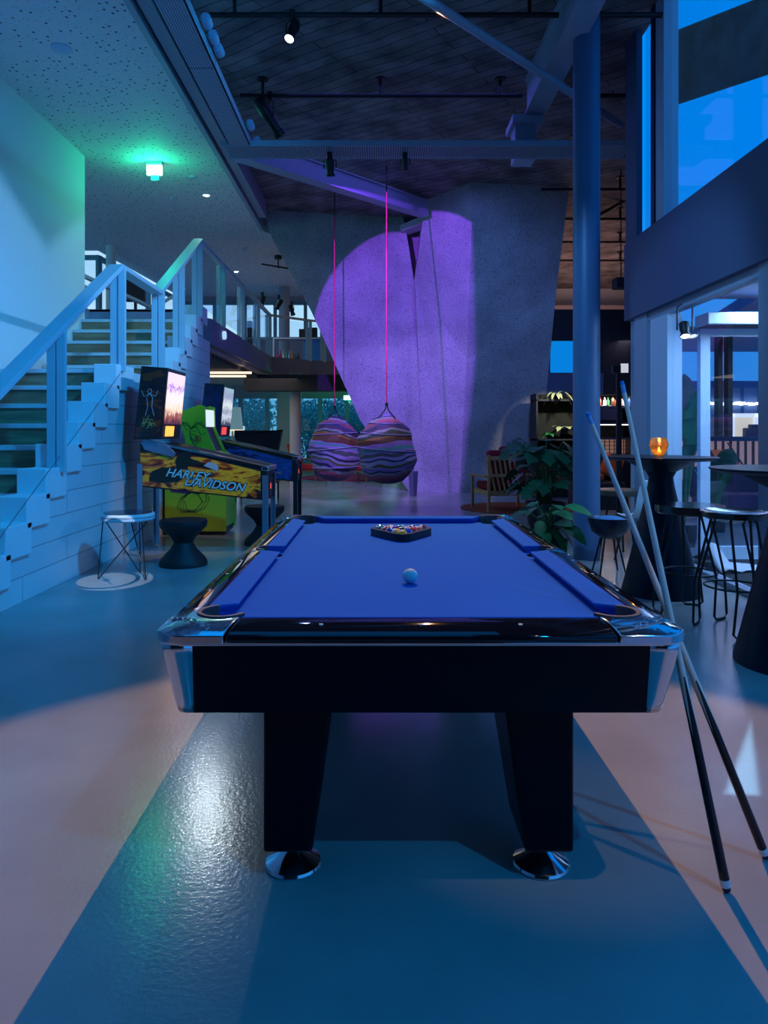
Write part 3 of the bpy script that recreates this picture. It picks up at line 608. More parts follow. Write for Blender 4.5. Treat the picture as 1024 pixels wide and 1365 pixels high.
for i, (px, py, y) in enumerate(((268, 27, 6.3), (274, 49, 6.9), (282, 66, 7.4), (329, 166, 8.3), (337, 188, 8.7))):
    zz = 4.98; xx = -1.53
    Yy = (zz-H)*F/(CY-py)
    th = nb(); cyl(th, (xx, Yy-0.05, zz), (xx, Yy+0.06, zz-0.01), 0.045, seg=16); cyl(th, (xx, Yy-0.07, zz), (xx, Yy-0.05, zz), 0.03, seg=16)
    tag(obj('tray_lamp', th, mat('pale_blue_lamp', (0.35, 0.5, 0.7), 0.4)), ['pale cylindrical lamp beside the long tray, nearest of five', 'second pale cylindrical lamp beside the long tray', 'third pale cylindrical lamp beside the long tray', 'fourth pale lamp beside the long tray, near the big spotlight', 'fifth pale lamp at the far end of the long tray'][i], 'lamp', 'lamps beside the long cable tray')
# small track spotlights over the mezzanine
tr = thing('spotlight_track', 'black ceiling track over the mezzanine that carries three small spots', 'light track', (-2.9, 17.5, ZS))
a, b = P(349, 400, 17.2), P(390, 408, 17.2)
obj('track_bar', tube(nb(), [(a.x, 17.2, 5.3), (P(390, 0, 17.2).x, 17.2, 5.18)], 0.02), BLACK, tr, world=True)
obj('rose', cyl(nb(), (P(371, 0, 17.2).x, 17.2, 5.42), (P(371, 0, 17.2).x, 17.2, ZS), 0.09), BLACK, tr, world=True)
obj('drop_rod', cyl(nb(), (P(371, 0, 17.2).x, 17.2, 5.2), (P(371, 0, 17.2).x, 17.2, 5.44), 0.015), BLACK, tr, world=True)
for px, py, dd, lb in ((350, 399, (-0.2, -0.2, -1), 'left'), (372, 403, (-0.5, -0.3, -1), 'middle'), (389, 411, (0.3, -0.2, -1), 'right')):
    a = P(px, py, 17.2); spotlight('track_spotlight', lb+' of the three small black spots over the mezzanine', (a.x, 17.2, a.z-0.05), dd, 0.24, 0.06, group='track spots over the mezzanine', clampz=0.18)
# ================================================================ POOL TABLE
TX, TY = 0.118, 3.2925
HW, HL = 0.745, 1.3225         # outer half width / length
pt = thing('pool_table', 'large black pool table with bright blue cloth and chrome corners', 'pool table', (TX, TY, 0))
def flip(pts, sx, sy):
    return [(x*sx, y*sy) for x, y in pts]
pc = (HW-0.165, HL-0.165); pr = 0.066
# bed
def arc(c, r, a0, a1, n):
    return [(c[0]+r*math.cos(R(a0+(a1-a0)*i/n)), c[1]+r*math.sin(R(a0+(a1-a0)*i/n))) for i in range(n+1)]
hx, hy = 0.615, 1.19
def ang(c, p): return math.degrees(math.atan2(p[1]-c[1], p[0]-c[0]))
q1 = (hx, pc[1]-math.sqrt(pr**2-(hx-pc[0])**2)); q2 = (pc[0]-math.sqrt(pr**2-(hy-pc[1])**2), hy)
A1, A2 = ang(pc, q1), ang(pc, q2)
ca = arc(pc, pr, A1, A2-360, 14)
sc_ = (HW-0.130, 0.0); sr = 0.058
sa = arc(sc_, sr, -90, -270, 12)
right = [(hx, -q1[1])] + [(hx, -0.06)] + [p for p in sa[1:-1]] + [(hx, 0.06)] + ca
quad = ca
outline = []
outline += [(x, y) for x, y in sa] + ca                              # right side, upper half
outline += [(-x, y) for x, y in reversed(ca)] + [(-x, y) for x, y in reversed(sa)]
outline += [(-x, -y) for x, y in ca] + [(x, -y) for x, y in reversed(ca)]
bm = prism(nb(), outline, 0.735, 0.765)
obj('bed_cloth', bm, CLOTH, pt, smooth=False)
# cushions
def cushion(bk0, bk1, ns0, ns1, axis, sgn):
    """back edge bk0..bk1 and nose edge ns0..ns1 along one side"""
    bm = nb(); back = (HL if axis == 'x' else HW)-0.105; nose = (HL if axis == 'x' else HW)-0.185
    def pt2(a, d): return (a, sgn*d) if axis == 'x' else (sgn*d, a)
    top = [(*pt2(bk0, back), 0.801), (*pt2(bk1, back), 0.801), (*pt2(ns1, nose), 0.797), (*pt2(ns0, nose), 0.797)]
    mid = [(*pt2(bk0, back), 0.79), (*pt2(bk1, back), 0.79), (*pt2(ns1, nose-0.002), 0.790), (*pt2(ns0, nose-0.002), 0.790)]
    bot = [(*pt2(bk0, back), 0.764), (*pt2(bk1, back), 0.764), (*pt2(ns1, nose+0.02), 0.764), (*pt2(ns0, nose+0.02), 0.764)]
    L3 = [[bm.verts.new(v) for v in l] for l in (bot, mid, top)]
    bm.faces.new(L3[0]); bm.faces.new(L3[2])
    for a, b in zip(L3, L3[1:]):
        for i in range(4): bm.faces.new((a[i], a[(i+1) % 4], b[(i+1) % 4], b[i]))
    obj('cushion', bm, CLOTH, pt, bevel=0.003, smooth=False)
for s in (-1, 1):
    cushion(-(HW-0.228), HW-0.228, -(HW-0.29), HW-0.29, 'x', s)
    for t_ in (-1, 1):
        a, b = sorted((t_*0.062, t_*(HL-0.228))); c, d = sorted((t_*0.080, t_*(HL-0.29)))
        cushion(a, b, c, d, 'y', s)
# wooden rails
RAILM = BLACKG
def slope(bm):
    for k_ in (0.015, 0.035, 0.06, 0.085):
        for s_ in (-1, 1):
            for co, no in (((s_*(HW-k_), 0, 0), (1, 0, 0)), ((0, s_*(HL-k_), 0), (0, 1, 0))):
                bmesh.ops.bisect_plane(bm, geom=bm.verts[:]+bm.edges[:]+bm.faces[:], plane_co=co, plane_no=no)
    for v in bm.verts:
        if v.co.z > 0.79:
            d = min(HW-abs(v.co.x), HL-abs(v.co.y)); v.co.z -= 0.026*max(0.0, 1-d/0.10)**2
    bmesh.ops.triangulate(bm, faces=[f for f in bm.faces if len(f.verts) > 4])
    return bm
def rail(pts):
    obj('rail', slope(prism(nb(), pts, 0.757, 0.80)), RAILM, pt, bevel=0.008, seg=4, smooth=True)
for s in (-1, 1):
    rail(flip([(-(HW-0.205), HL), (HW-0.205, HL), (HW-0.228, HL-0.105), (-(HW-0.228), HL-0.105)], 1, s))
    for t_ in (-1, 1):
        rail(flip([(HW, 0.055), (HW, HL-0.205), (HW-0.105, HL-0.228), (HW-0.105, 0.062)], s, t_))
# corner castings
cor = [(HW-0.20, HL), (HW-0.226, HL-0.103)]
ca2 = arc(pc, pr+0.008, 135, -45, 16)
oc = arc((HW-0.075, HL-0.075), 0.075, 0, 90, 8)
cast = [(HW-0.20, HL), (HW-0.226, HL-0.103)] + [(x, y) for x, y in ca2] + [(HW-0.103, HL-0.226), (HW, HL-0.20)] + oc
for s in (-1, 1):
    for t_ in (-1, 1):
        bm = slope(prism(nb(), flip(cast, s, t_), 0.752, 0.802))
        o = obj('corner_casting', bm, CASTING, pt, bevel=0.010, seg=4)
        # raised scroll ornament
        e = nb(); rr = random.Random(3)
        for k in range(5):
            c0 = Vector((s*(HW-0.045-0.028*k), t_*(HL-0.03-0.012*(k % 2)), 0.803)) if False else None
        for k in range(6):
            u = 0.03+0.022*k; v = 0.115-0.015*k
            cx_, cy_ = s*(HW-u-0.005), t_*(HL-v)
            tube(e, [(cx_+0.009*math.cos(a_*1.1+k)*1.0, cy_+0.011*math.sin(a_*1.1+k), 0.8035-0.026*max(0, 1-min(HW-abs(cx_), HL-abs(cy_))/0.10)**2) for a_ in range(6)], 0.0022, 6)
        obj('scroll_ornament', e, CHROME, o)
        # pocket liner and pocket cup
        l = nb(); n = 18; angs = [R(158-226*i/n) for i in range(n+1)]
        rings = []
        for a_ in angs:
            c_, s_ = math.cos(a_), math.sin(a_)
            rings.append([l.verts.new((s*(pc[0]+rad*c_), t_*(pc[1]+rad*s_), z)) for rad, z in ((pr-0.004, 0.70), (pr-0.004, 0.806), (pr+0.010, 0.806), (pr+0.010, 0.70))])
        for a_, b_ in zip(rings, rings[1:]):
            for k in range(4): l.faces.new((a_[k], a_[(k+1) % 4], b_[(k+1) % 4], b_[k]))
        l.faces.new(rings[0]); l.faces.new(rings[-1])
        obj('pocket_liner', l, LINER, pt, bevel=0.002)
        cup = lathe(nb(), [(0, 0.60), (0.055, 0.605), (pr-0.003, 0.65), (pr-0.003, 0.764)], (s*pc[0], t_*pc[1], 0), 24, cap=False)
        obj('pocket', cup, BLACK, pt)
for s in (-1, 1):
    c3 = (s*sc_[0], 0)
    cup = lathe(nb(), [(0, 0.60), (0.05, 0.605), (sr-0.002, 0.65), (sr-0.002, 0.764)], (c3[0], 0, 0), 24, cap=False); obj('pocket', cup, BLACK, pt)
    pl = [(HW, -0.057), (HW, 0.057), (HW-0.105, 0.064)] + arc(sc_, sr+0.002, 65, -65, 10) + [(HW-0.105, -0.064)]
    obj('side_casting', slope(prism(nb(), flip(pl, s, 1), 0.752, 0.8015)), CASTING, pt, bevel=0.004)
    l = nb(); rings = []
    for i in range(13):
        a_ = R(72-144*i/12); rings.append([l.verts.new((s*(sc_[0]+rad*math.cos(a_)), rad*math.sin(a_), z)) for rad, z in ((sr-0.004, 0.70), (sr-0.004, 0.804), (sr+0.006, 0.804), (sr+0.006, 0.70))])
    for a_, b_ in zip(rings, rings[1:]):
        for k in range(4): l.faces.new((a_[k], a_[(k+1) % 4], b_[(k+1) % 4], b_[k]))
    l.faces.new(rings[0]); l.faces.new(rings[-1]); obj('pocket_liner', l, LINER, pt)
# rail sights
for s in (-1, 1):
    for k in (-1, 0, 1): obj('sight', cyl(nb(), (k*0.28, s*(HL-0.052), 0.790), (k*0.28, s*(HL-0.052), 0.7950), 0.006, seg=12), WHITE, pt)
    for k in (-3, -2, -1, 1, 2, 3): obj('sight', cyl(nb(), (s*(HW-0.052), k*0.28, 0.790), (s*(HW-0.052), k*0.28, 0.7950), 0.006, seg=12), WHITE, pt)
# trim line under the rails
bm = prism(nb(), [(-HW+0.006, -HL+0.006), (HW-0.006, -HL+0.006), (HW-0.006, HL-0.006), (-HW+0.006, HL-0.006)], 0.746, 0.757)
bmesh.ops.bevel(bm, geom=[e for e in bm.edges if abs(e.verts[0].co.z-e.verts[1].co.z) > 0.005], offset=0.07, segments=6, affect='EDGES')
obj('chrome_trim', bm, CHROME, pt, bevel=0.003)
# cabinet: tapered apron panels and chrome corner posts
ZT, ZB = 0.747, 0.532
wt, lt, wb, lb = 0.728, 1.300, 0.700, 1.235
for s in (-1, 1):
    for ax in 'xy':
        bm = nb(); cc = 0.09
        if ax == 'x': q = [(-wt+cc, s*lt, ZT), (wt-cc, s*lt, ZT), (wt-cc+0.012, s*lb, ZB), (-wt+cc-0.012, s*lb, ZB)]; dv = Vector((0, -s*0.03, 0))
        else: q = [(s*wt, -lt+cc, ZT), (s*wt, lt-cc, ZT), (s*wb, lt-cc-0.046, ZB), (s*wb, -lt+cc+0.046, ZB)]; dv = Vector((-s*0.03, 0, 0))
        a = [bm.verts.new(v) for v in q]; b = [bm.verts.new(Vector(v)+dv) for v in q]
        bm.faces.new(a); bm.faces.new(b)
        for i in range(4): bm.faces.new((a[i], a[(i+1) % 4], b[(i+1) % 4], b[i]))
        obj('apron', bm, BLACKM, pt, smooth=False)
    for t_ in (-1, 1):
        bm = nb(); lay = []
        for fz in [i/8 for i in range(9)]:
            z = ZT+(ZB-ZT)*fz; ww = wt+(wb-wt)*fz+0.003; ll = lt+(lb-lt)*fz+0.003; rr_ = 0.040
            rnd_ = 0.0 if fz < 0.85 else (fz-0.85)/0.15*0.002
            ww -= rnd_; ll -= rnd_
            kx = ww-(wt-0.094)-0.012*fz; ky = ll-(lt-0.094)+0.05*fz
            pass
            o_ = [(ww-kx, ll)] + arc((ww-rr_, ll-rr_), rr_, 90, 0, 8) + [(ww, ll-ky)]
            lay.append([bm.verts.new((s*x, t_*y, z)) for x, y in o_])
        inn = []
        for a, b in zip(lay, lay[1:]):
            for i in range(len(a)-1): bm.faces.new((a[i], a[i+1], b[i+1], b[i]))
        o = obj('corner_post', bm, CHROME, pt, ang=60)
        so = o.modifiers.new('solid', 'SOLIDIFY'); so.thickness = 0.01; so.offset = -1 if s*t_ > 0 else -1
obj('cabinet_floor', box(nb(), -wb+0.02, wb-0.02, -lb+0.02, lb-0.02, ZB+0.006, ZB+0.03), BLACKM, pt, smooth=False)
# legs
for s in (-1, 1):
    for t_ in (-1, 1):
        yo, yi = 1.165, 0.84
        top = [(s*0.46, t_*yo), (s*0.252, t_*yo), (s*0.252, t_*(yi-0.04)), (s*0.46, t_*(yi-0.04))]
        bot = [(s*0.46, t_*yo), (s*0.315, t_*yo), (s*0.315, t_*(yi+0.06)), (s*0.46, t_*(yi+0.06))]
        o = obj('leg', prism(nb(), bot, 0.088, ZB+0.006, top=top), BLACKM, pt, bevel=0.012, seg=3)
        obj('foot', lathe(nb(), [(0.084, 0), (0.087, 0.006), (0.084, 0.014), (0.05, 0.034), (0.028, 0.052), (0.024, 0.060), (0.024, 0.09)], (s*0.382, t_*1.07, 0), 36), CHROME, o)
# balls
def ball_mat(name, col, stripe=False):
    m = mat(name, col, 0.12, coat=1.0); N, L, B = nodes(m)
    t = N.new('ShaderNodeTexCoord'); s = N.new('ShaderNodeSeparateXYZ'); L.new(t.outputs['Object'], s.inputs[0])
    def mth(op, a, b):
        n = N.new('ShaderNodeMath'); n.operation = op
        for i, v in enumerate((a, b)):
            if isinstance(v, (int, float)): n.inputs[i].default_value = v
            else: L.new(v, n.inputs[i])
        return n.outputs[0]
    d = mth('GREATER_THAN', s.outputs['Z'], 0.0251); 
    if stripe: d = mth('MAXIMUM', d, mth('GREATER_THAN', mth('ABSOLUTE', s.outputs['X'], 0), 0.017))
    x = N.new('ShaderNodeMix'); x.data_type = 'RGBA'; L.new(d, x.inputs[0]); x.inputs[6].default_value = (*col, 1); x.inputs[7].default_value = (0.85, 0.85, 0.85, 1)
    dot = mth('GREATER_THAN', s.outputs['Z'], 0.0278)
    y = N.new('ShaderNodeMix'); y.data_type = 'RGBA'; L.new(dot, y.inputs[0]); L.new(x.outputs[2], y.inputs[6]); y.inputs[7].default_value = (0.02, 0.02, 0.02, 1); L.new(y.outputs[2], B.inputs['Base Color'])
    return m
BR = 0.0286
def ball(loc, m, label, group=None, rot=(0, 0, 0)):
    bm = nb(); bmesh.ops.create_uvsphere(bm, u_segments=32, v_segments=20, radius=BR)
    o = obj('billiard_ball', bm, m); o.location = loc; o.rotation_euler = rot
    return tag(o, label, 'billiard ball', group, base=False)
ball((0.1177, 2.69, 0.7655+BR), mat('ivory_ball', (0.80, 0.80, 0.78), 0.1, coat=1.0), 'white cue ball standing alone on the blue cloth')
cols = [('yellow', (0.85, 0.5, 0.02)), ('blue', (0.01, 0.05, 0.5)), ('red', (0.7, 0.02, 0.02)), ('purple', (0.12, 0.01, 0.2)), ('orange', (0.8, 0.15, 0.01)), ('green', (0.0, 0.2, 0.08)), ('maroon', (0.25, 0.01, 0.02))]
ids = [1, 9, 2, 10, 8, 3, 11, 4, 12, 5, 6, 13, 14, 7, 15]
RX, RY = 0.122, 3.735
k = 0; rb = random.Random(9)
rowname = ['apex', 'second', 'third', 'fourth', 'back']
for row in range(5):
    for i in range(row+1):
        n = ids[k]; k += 1
        x = RX+(i-row/2)*0.0580; y = RY+row*0.0502
        if n == 8: nm, m = 'black', ball_mat('ball_black', (0.01, 0.01, 0.01))
        else:
            cn, cc = cols[(n-1) % 8 if n < 8 else n-9]; st_ = n > 8
            nm = ('white ball with a %s stripe' if st_ else 'solid %s ball') % cn; m = ball_mat('ball_%s_%s' % (cn, 'stripe' if st_ else 'solid'), cc, st_)
        if n == 8: nm = 'solid black ball'
        ball((x, y, 0.7655+BR), m, nm+' in the triangle rack, %s row' % rowname[row], 'balls in the rack', (rb.uniform(-0.7, 0.5), rb.uniform(-0.6, 0.6), rb.uniform(0, 6)))
# triangle rack
def tri(r):
    cx0, cy0 = RX, RY+0.1338
    pts = []
    for a_ in (-90, 30, 150):
        c = (cx0+0.1338*math.cos(R(a_)), cy0+0.1338*math.sin(R(a_)))
        pts += arc(c, r, a_-60, a_+60, 6)
    return pts
o_, i_ = tri(0.050), tri(0.0305)
bm = nb(); n = len(o_)
vs = [[bm.verts.new((p[0], p[1], z)) for p in pp] for pp, z in ((o_, 0.766), (o_, 0.806), (i_, 0.806), (i_, 0.766))]
for a, b in ((0, 1), (1, 2), (2, 3), (3, 0)):
    for i in range(n): bm.faces.new((vs[a][i], vs[a][(i+1) % n], vs[b][(i+1) % n], vs[b][i]))
tag(obj('triangle_rack', bm, mat('black_plastic', (0.01, 0.01, 0.012), 0.35), bevel=0.002), 'black triangle rack around the balls on the blue cloth', 'ball rack')
# cues
def cue(butt, tip, label):
    butt, tip = Vector(butt), Vector(tip)
    th = thing('billiard_cue', label, 'billiard cue', tuple(butt), group='cues leaning on the table')
    d = tip-butt; rb_, rt = 0.0145, 0.0066
    def at(t): return butt+d*t
    def rad(t): return rb_+(rt-rb_)*min(1, t*1.08)
    WOOD = mat('pale_maple', (0.82, 0.80, 0.70), 0.3, noise=0.08, scale=10)
    sh = nb(); cyl(sh, at(0.40), at(0.975), rad(0.40), rad(0.975), 20); obj('shaft', sh, WOOD, th, world=True)
    bt_ = nb(); cyl(bt_, at(0.022), at(0.405), rad(0.02), rad(0.405)+0.0003, 20); b_ = obj('butt', bt_, BLACKG, th, world=True)
    # pale splice points on the butt
    u = d.normalized().cross(Vector((0, 1, 0))).normalized(); v = d.normalized().cross(u)
    sp = nb()
    for a_ in range(4):
        n_ = u*math.cos(a_*PI/2+0.8)+v*math.sin(a_*PI/2+0.8); w_ = d.normalized().cross(n_)
        base = at(0.405)+n_*(rad(0.405)+0.0008); tipp = at(0.29)+n_*(rad(0.29)+0.0012)
        q = [base+w_*0.007-n_*0.002, base-w_*0.007-n_*0.002, tipp, base+n_*0.0002]
        vv = [sp.verts.new(x) for x in q]; sp.faces.new((vv[0], vv[3], vv[2])); sp.faces.new((vv[3], vv[1], vv[2])); sp.faces.new((vv[0], vv[1], vv[3]))
    obj('splice', sp, WOOD, b_, world=True)
    ca_ = nb(); cyl(ca_, at(0.008), at(0.022), rad(0), rad(0), 20); obj('butt_cap', ca_, WHITE, th, world=True)
    bp = nb(); cyl(bp, at(0.0), at(0.008), rad(0)*0.75, rad(0)*0.85, 20); obj('bumper', bp, mat('blue_black_rubber', (0.01, 0.015, 0.06), 0.7), th, world=True)
    fe = nb(); cyl(fe, at(0.975), at(0.992), rad(0.975), rad(0.99), 20); obj('ferrule', fe, mat('pale_blue_ferrule', (0.12, 0.45, 0.85), 0.4), th, world=True)
    tp = nb(); cyl(tp, at(0.992), at(1.0), rad(0.99), rad(1.0)*0.8, 20); obj('tip', tp, mat('blue_chalked_tip', (0.02, 0.25, 0.8), 0.9), th, world=True)
cue((1.008, 2.085, 0.006), (0.3375*2.23, 2.23, 1.34+0.0677*2.23), 'pool cue leaning on the table corner whose butt stands nearest the camera')
cue((1.209, 2.249, 0.006), (0.2896*2.2, 2.2, 1.34+0.024*2.2), 'pool cue leaning on the table with its butt at the right picture edge')
# ================================================================ PINBALL MACHINES
def flame_mat(name, c1, c2, c3, sc=3.0):
    m = mat(name, c1, 0.3, coat=0.4); N, L, B = nodes(m)
    t = N.new('ShaderNodeTexCoord'); mp = N.new('ShaderNodeMapping'); mp.inputs['Scale'].default_value = (sc*0.55, sc, sc*1.6); mp.inputs['Rotation'].default_value = (0, R(14), 0); L.new(t.outputs['Object'], mp.inputs[0])
    n = N.new('ShaderNodeTexNoise'); n.inputs['Scale'].default_value = 1.7; n.inputs['Detail'].default_value = 2.5; n.inputs['Distortion'].default_value = 1.6; L.new(mp.outputs[0], n.inputs[0])
    r = ramp(N, [(0.40, c3), (0.46, c2), (0.52, c1), (0.60, c1), (0.66, c2)]); L.new(n.outputs[0], r.inputs[0]); L.new(r.outputs[0], B.inputs['Base Color'])
    return m
def screen_mat(name, stops, sc, s, ax='Z'):
    m = mat(name, (0.02, 0.02, 0.02), 0.2); N, L, B = nodes(m)
    t = N.new('ShaderNodeTexCoord'); mp = N.new('ShaderNodeMapping'); mp.inputs['Scale'].default_value = sc; L.new(t.outputs['Generated'], mp.inputs[0])
    n = N.new('ShaderNodeTexNoise'); n.inputs['Scale'].default_value = 4.0; n.inputs['Detail'].default_value = 4; L.new(mp.outputs[0], n.inputs[0])
    sp = N.new('ShaderNodeSeparateXYZ'); L.new(t.outputs['Generated'], sp.inputs[0])
    a = N.new('ShaderNodeMath'); a.operation = 'MULTIPLY_ADD'; L.new(n.outputs[0], a.inputs[0]); a.inputs[1].default_value = 0.5; L.new(sp.outputs[ax], a.inputs[2])
    r = ramp(N, stops); L.new(a.outputs[0], r.inputs[0]); L.new(r.outputs[0], B.inputs['Emission Color']); B.inputs['Emission Strength'].default_value = s
    return m
def pinball(loc, label, side, box_m, scr, disp, leg_m, art=True):
    """length runs along +X, back (backbox) at -X; origin at floor under the middle of the near side"""
    th = thing('pinball_machine', label, 'pinball machine', loc)
    # cabinet side profile (x, z), tilted towards the front
    prof = [(-0.66, 0.74), (0.68, 0.59), (0.68, 0.93), (-0.46, 1.19), (-0.66, 1.19)]
    c = obj('cabinet', prism(nb(), prof, 0.02, 0.58, axis='Y'), box_m, th, bevel=0.004, smooth=False)
    bm = prism(nb(), [(-0.65, 0.755), (0.62, 0.612), (0.62, 0.90), (-0.46, 1.165), (-0.65, 1.165)], 0.010, 0.021, axis='Y')
    sp = obj('side_art', bm, side, th, smooth=False)
    # glass top with metal side rails
    obj('playfield', prism(nb(), [(-0.44, 1.175), (0.66, 0.925), (0.66, 0.932), (-0.44, 1.183)], 0.05, 0.55, axis='Y'), screen_mat('playfield_'+str(len(MATS)), [(0.3, (0.01, 0.01, 0.05)), (0.55, (0.05, 0.08, 0.3)), (0.75, (0.3, 0.25, 0.3)), (0.8, (0.02, 0.02, 0.1))], (4, 3, 3), 0.25, 'X'), th, smooth=False)
    for y in (0.005, 0.555):
        obj('side_rail', prism(nb(), [(-0.46, 1.185), (0.69, 0.925), (0.69, 0.95), (-0.46, 1.21)], y, y+0.04, axis='Y'), CHROME, th, smooth=False)
    f = obj('coin_door', box(nb(), 0.679, 0.69, 0.16, 0.44, 0.62, 0.84), BLACK, th, bevel=0.004, smooth=False)
    obj('coin_slot', box(nb(), 0.69, 0.695, 0.24, 0.28, 0.70, 0.76), emis('red_coin_slot', (1, 0.1, 0.05), 0.8), f, smooth=False)
    obj('lock_bar', box(nb(), 0.63, 0.705, 0.0, 0.6, 0.905, 0.95), CHROME, th, bevel=0.008, smooth=False)
    obj('plunger', cyl(cyl(nb(), (0.69, 0.50, 0.86), (0.76, 0.50, 0.855), 0.008), (0.75, 0.50, 0.855), (0.775, 0.50, 0.853), 0.018), CHROME, th)
    # backbox
    tl = 0.055
    bb = [(-0.70, 1.24), (-0.41, 1.24), (-0.34, 1.99), (-0.62, 2.01)]
    b = obj('backbox', prism(nb(), bb, -0.05, 0.65, axis='Y'), box_m, th, bevel=0.004, smooth=False)
    obj('backbox_side_art', prism(nb(), [(-0.685, 1.26), (-0.43, 1.26), (-0.365, 1.96), (-0.61, 1.98)], -0.054, -0.049, axis='Y'), disp['side'], th, smooth=False)
    def face(z0, z1, y0, y1, name, m, par):
        fx = lambda z: -0.41+(z-1.24)/0.75*0.07
        obj(name, prism(nb(), [(fx(z0)+0.001, z0), (fx(z0)+0.008, z0), (fx(z1)+0.008, z1), (fx(z1)+0.001, z1)], y0, y1, axis='Y'), m, par, smooth=False)
    face(1.40, 1.95, -0.02, 0.62, 'backglass', scr, th)
    face(1.27, 1.38, 0.06, 0.36, 'score_display', disp['score'], th)
    obj('hinge_bracket', prism(nb(), [(-0.60, 1.13), (-0.30, 1.05), (-0.27, 1.09), (-0.36, 1.18), (-0.60, 1.25), (-0.64, 1.20)], -0.008, 0.008, axis='Y'), leg_m, th, bevel=0.003, smooth=False)
    # legs
    for x, z1 in ((-0.66, 0.98), (0.66, 0.86)):
        for y, s in ((0.0, 1), (0.58, -1)):
            bm = nb(); box(bm, x-0.02, x+0.035, y-0.003, y+0.003, 0.04, z1) if s == 1 else box(bm, x-0.02, x+0.035, y-0.0, y+0.006, 0.04, z1)
            box(bm, (x+0.033) if x > 0 else (x-0.02), (x+0.038) if x > 0 else (x-0.015), y, y+s*0.05, 0.04, z1)
            l = obj('leg', bm, leg_m, th, smooth=False)
            obj('leveller', lathe(nb(), [(0.024, 0), (0.024, 0.008), (0.008, 0.014), (0.008, 0.06)], (x+0.01, y+s*0.02, 0), 16), CHROME, l)
    return th, sp
FLAME = flame_mat('flame_artwork', (0.95, 0.42, 0.02), (0.55, 0.07, 0.01), (0.015, 0.008, 0.012))
DEV = flame_mat('dark_backbox_art', (0.02, 0.012, 0.015), (0.02, 0.02, 0.02), (0.16, 0.04, 0.01), 4)
scr1 = screen_mat('purple_orange_backglass', [(0.25, (0.04, 0.01, 0.03)), (0.42, (0.35, 0.10, 0.06)), (0.55, (1.0, 0.75, 0.55)), (0.85, (0.95, 0.85, 1.0)), (1.0, (0.35, 0.08, 0.65)), (1.12, (0.10, 0.02, 0.2)), (1.2, (0.9, 0.7, 1.0))], (2, 3, 1.2), 1.15)
scr2 = screen_mat('white_blue_backglass', [(0.3, (0.05, 0.05, 0.12)), (0.5, (0.75, 0.8, 0.95)), (0.62, (0.3, 0.35, 0.5)), (0.8, (0.9, 0.95, 1.0)), (1.1, (0.35, 0.4, 0.6))], (2, 3, 1.4), 0.9)
BLEG = mat('blue_grey_metal', (0.32, 0.42, 0.52), 0.3, metal=0.8)
p1, s1 = pinball((-1.87, 7.6, 0), 'pinball machine with flame side art, nearest the camera beside the staircase', FLAME, BLACK, scr1, {'side': DEV, 'score': emis('orange_score', (1.0, 0.42, 0.06), 1.6)}, BLEG)
BLUEART = flame_mat('blue_side_art', (0.02, 0.07, 0.25), (0.03, 0.12, 0.4), (0.01, 0.02, 0.08))
p2, s2 = pinball((-1.87, 10.35, 0), 'second pinball machine with dark blue side art, farther back', BLUEART, BLACK, scr2, {'side': mat('dark_blue_art', (0.01, 0.015, 0.06), 0.3, noise=0.9, scale=6), 'score': emis('red_score', (1.0, 0.08, 0.08), 0.9)}, BLACK)
# side art: rider silhouette and two-line lettering
RX90 = Matrix.Rotation(PI/2, 4, 'X')
def letter(par, body, size, x, y, z, m, tilt=0.0, ext=0.0015, shear=0.35, off=0.0, name='lettering'):
    M = Matrix.Translation((x, y, z)) @ Matrix.Rotation(tilt, 4, 'Y') @ RX90
    return text(name, body, size, m, par, M, ext, shear, off)
tl = R(6.5)
INK = mat('black_ink', (0.01, 0.01, 0.012), 0.4); LCY = mat('pale_cyan_ink', (0.25, 0.62, 0.66), 0.4)
letter(s1, 'HARLEY-', 0.125, -0.14, 0.0075, 0.862, INK, tl, off=0.008)
letter(s1, 'DAVIDSON', 0.125, 0.13, 0.0075, 0.760, INK, tl, off=0.008)
letter(s1, 'HARLEY-', 0.125, -0.14, 0.0045, 0.862, LCY, tl, off=0.002)
letter(s1, 'DAVIDSON', 0.125, 0.13, 0.0045, 0.760, LCY, tl, off=0.002)
bm = prism(nb(), [(-0.56, 0.80), (-0.53, 0.90), (-0.42, 0.945), (-0.26, 0.94), (-0.2, 0.90), (-0.16, 0.86), (-0.25, 0.79), (-0.42, 0.78)], 0.007, 0.010, axis='Y')
prism(bm, [(-0.27, 0.93), (-0.28, 1.02), (-0.24, 1.08), (-0.17, 1.115), (-0.10, 1.12), (-0.12, 1.04), (-0.02, 1.00), (0.06, 0.985), (0.05, 0.965), (-0.06, 0.97), (-0.14, 0.98), (-0.15, 0.92)], 0.007, 0.010, axis='Y')
obj('rider_silhouette', bm, mat('dark_green_ink', (0.012, 0.02, 0.015), 0.4), s1, smooth=False)
bm = prism(nb(), [(0.02, 0.96), (0.07, 1.0), (0.15, 0.985), (0.18, 0.94), (0.16, 0.90), (0.10, 0.93)], 0.006, 0.010, axis='Y')
obj('handlebar_art', bm, mat('grey_ink', (0.4, 0.45, 0.45), 0.4), s1, smooth=False)
e = nb(); rr = random.Random(11)
for k in range(7):
    a = rr.uniform(0.3, 0.55); b = rr.uniform(0.66, 0.74)
    tube(e, [(a+0.012*i, 0.007, b+0.02*math.sin(i*1.3+k)) for i in range(6)], 0.004, 5)
obj('script_art', e, mat('blue_ink', (0.02, 0.10, 0.45), 0.4), s2)
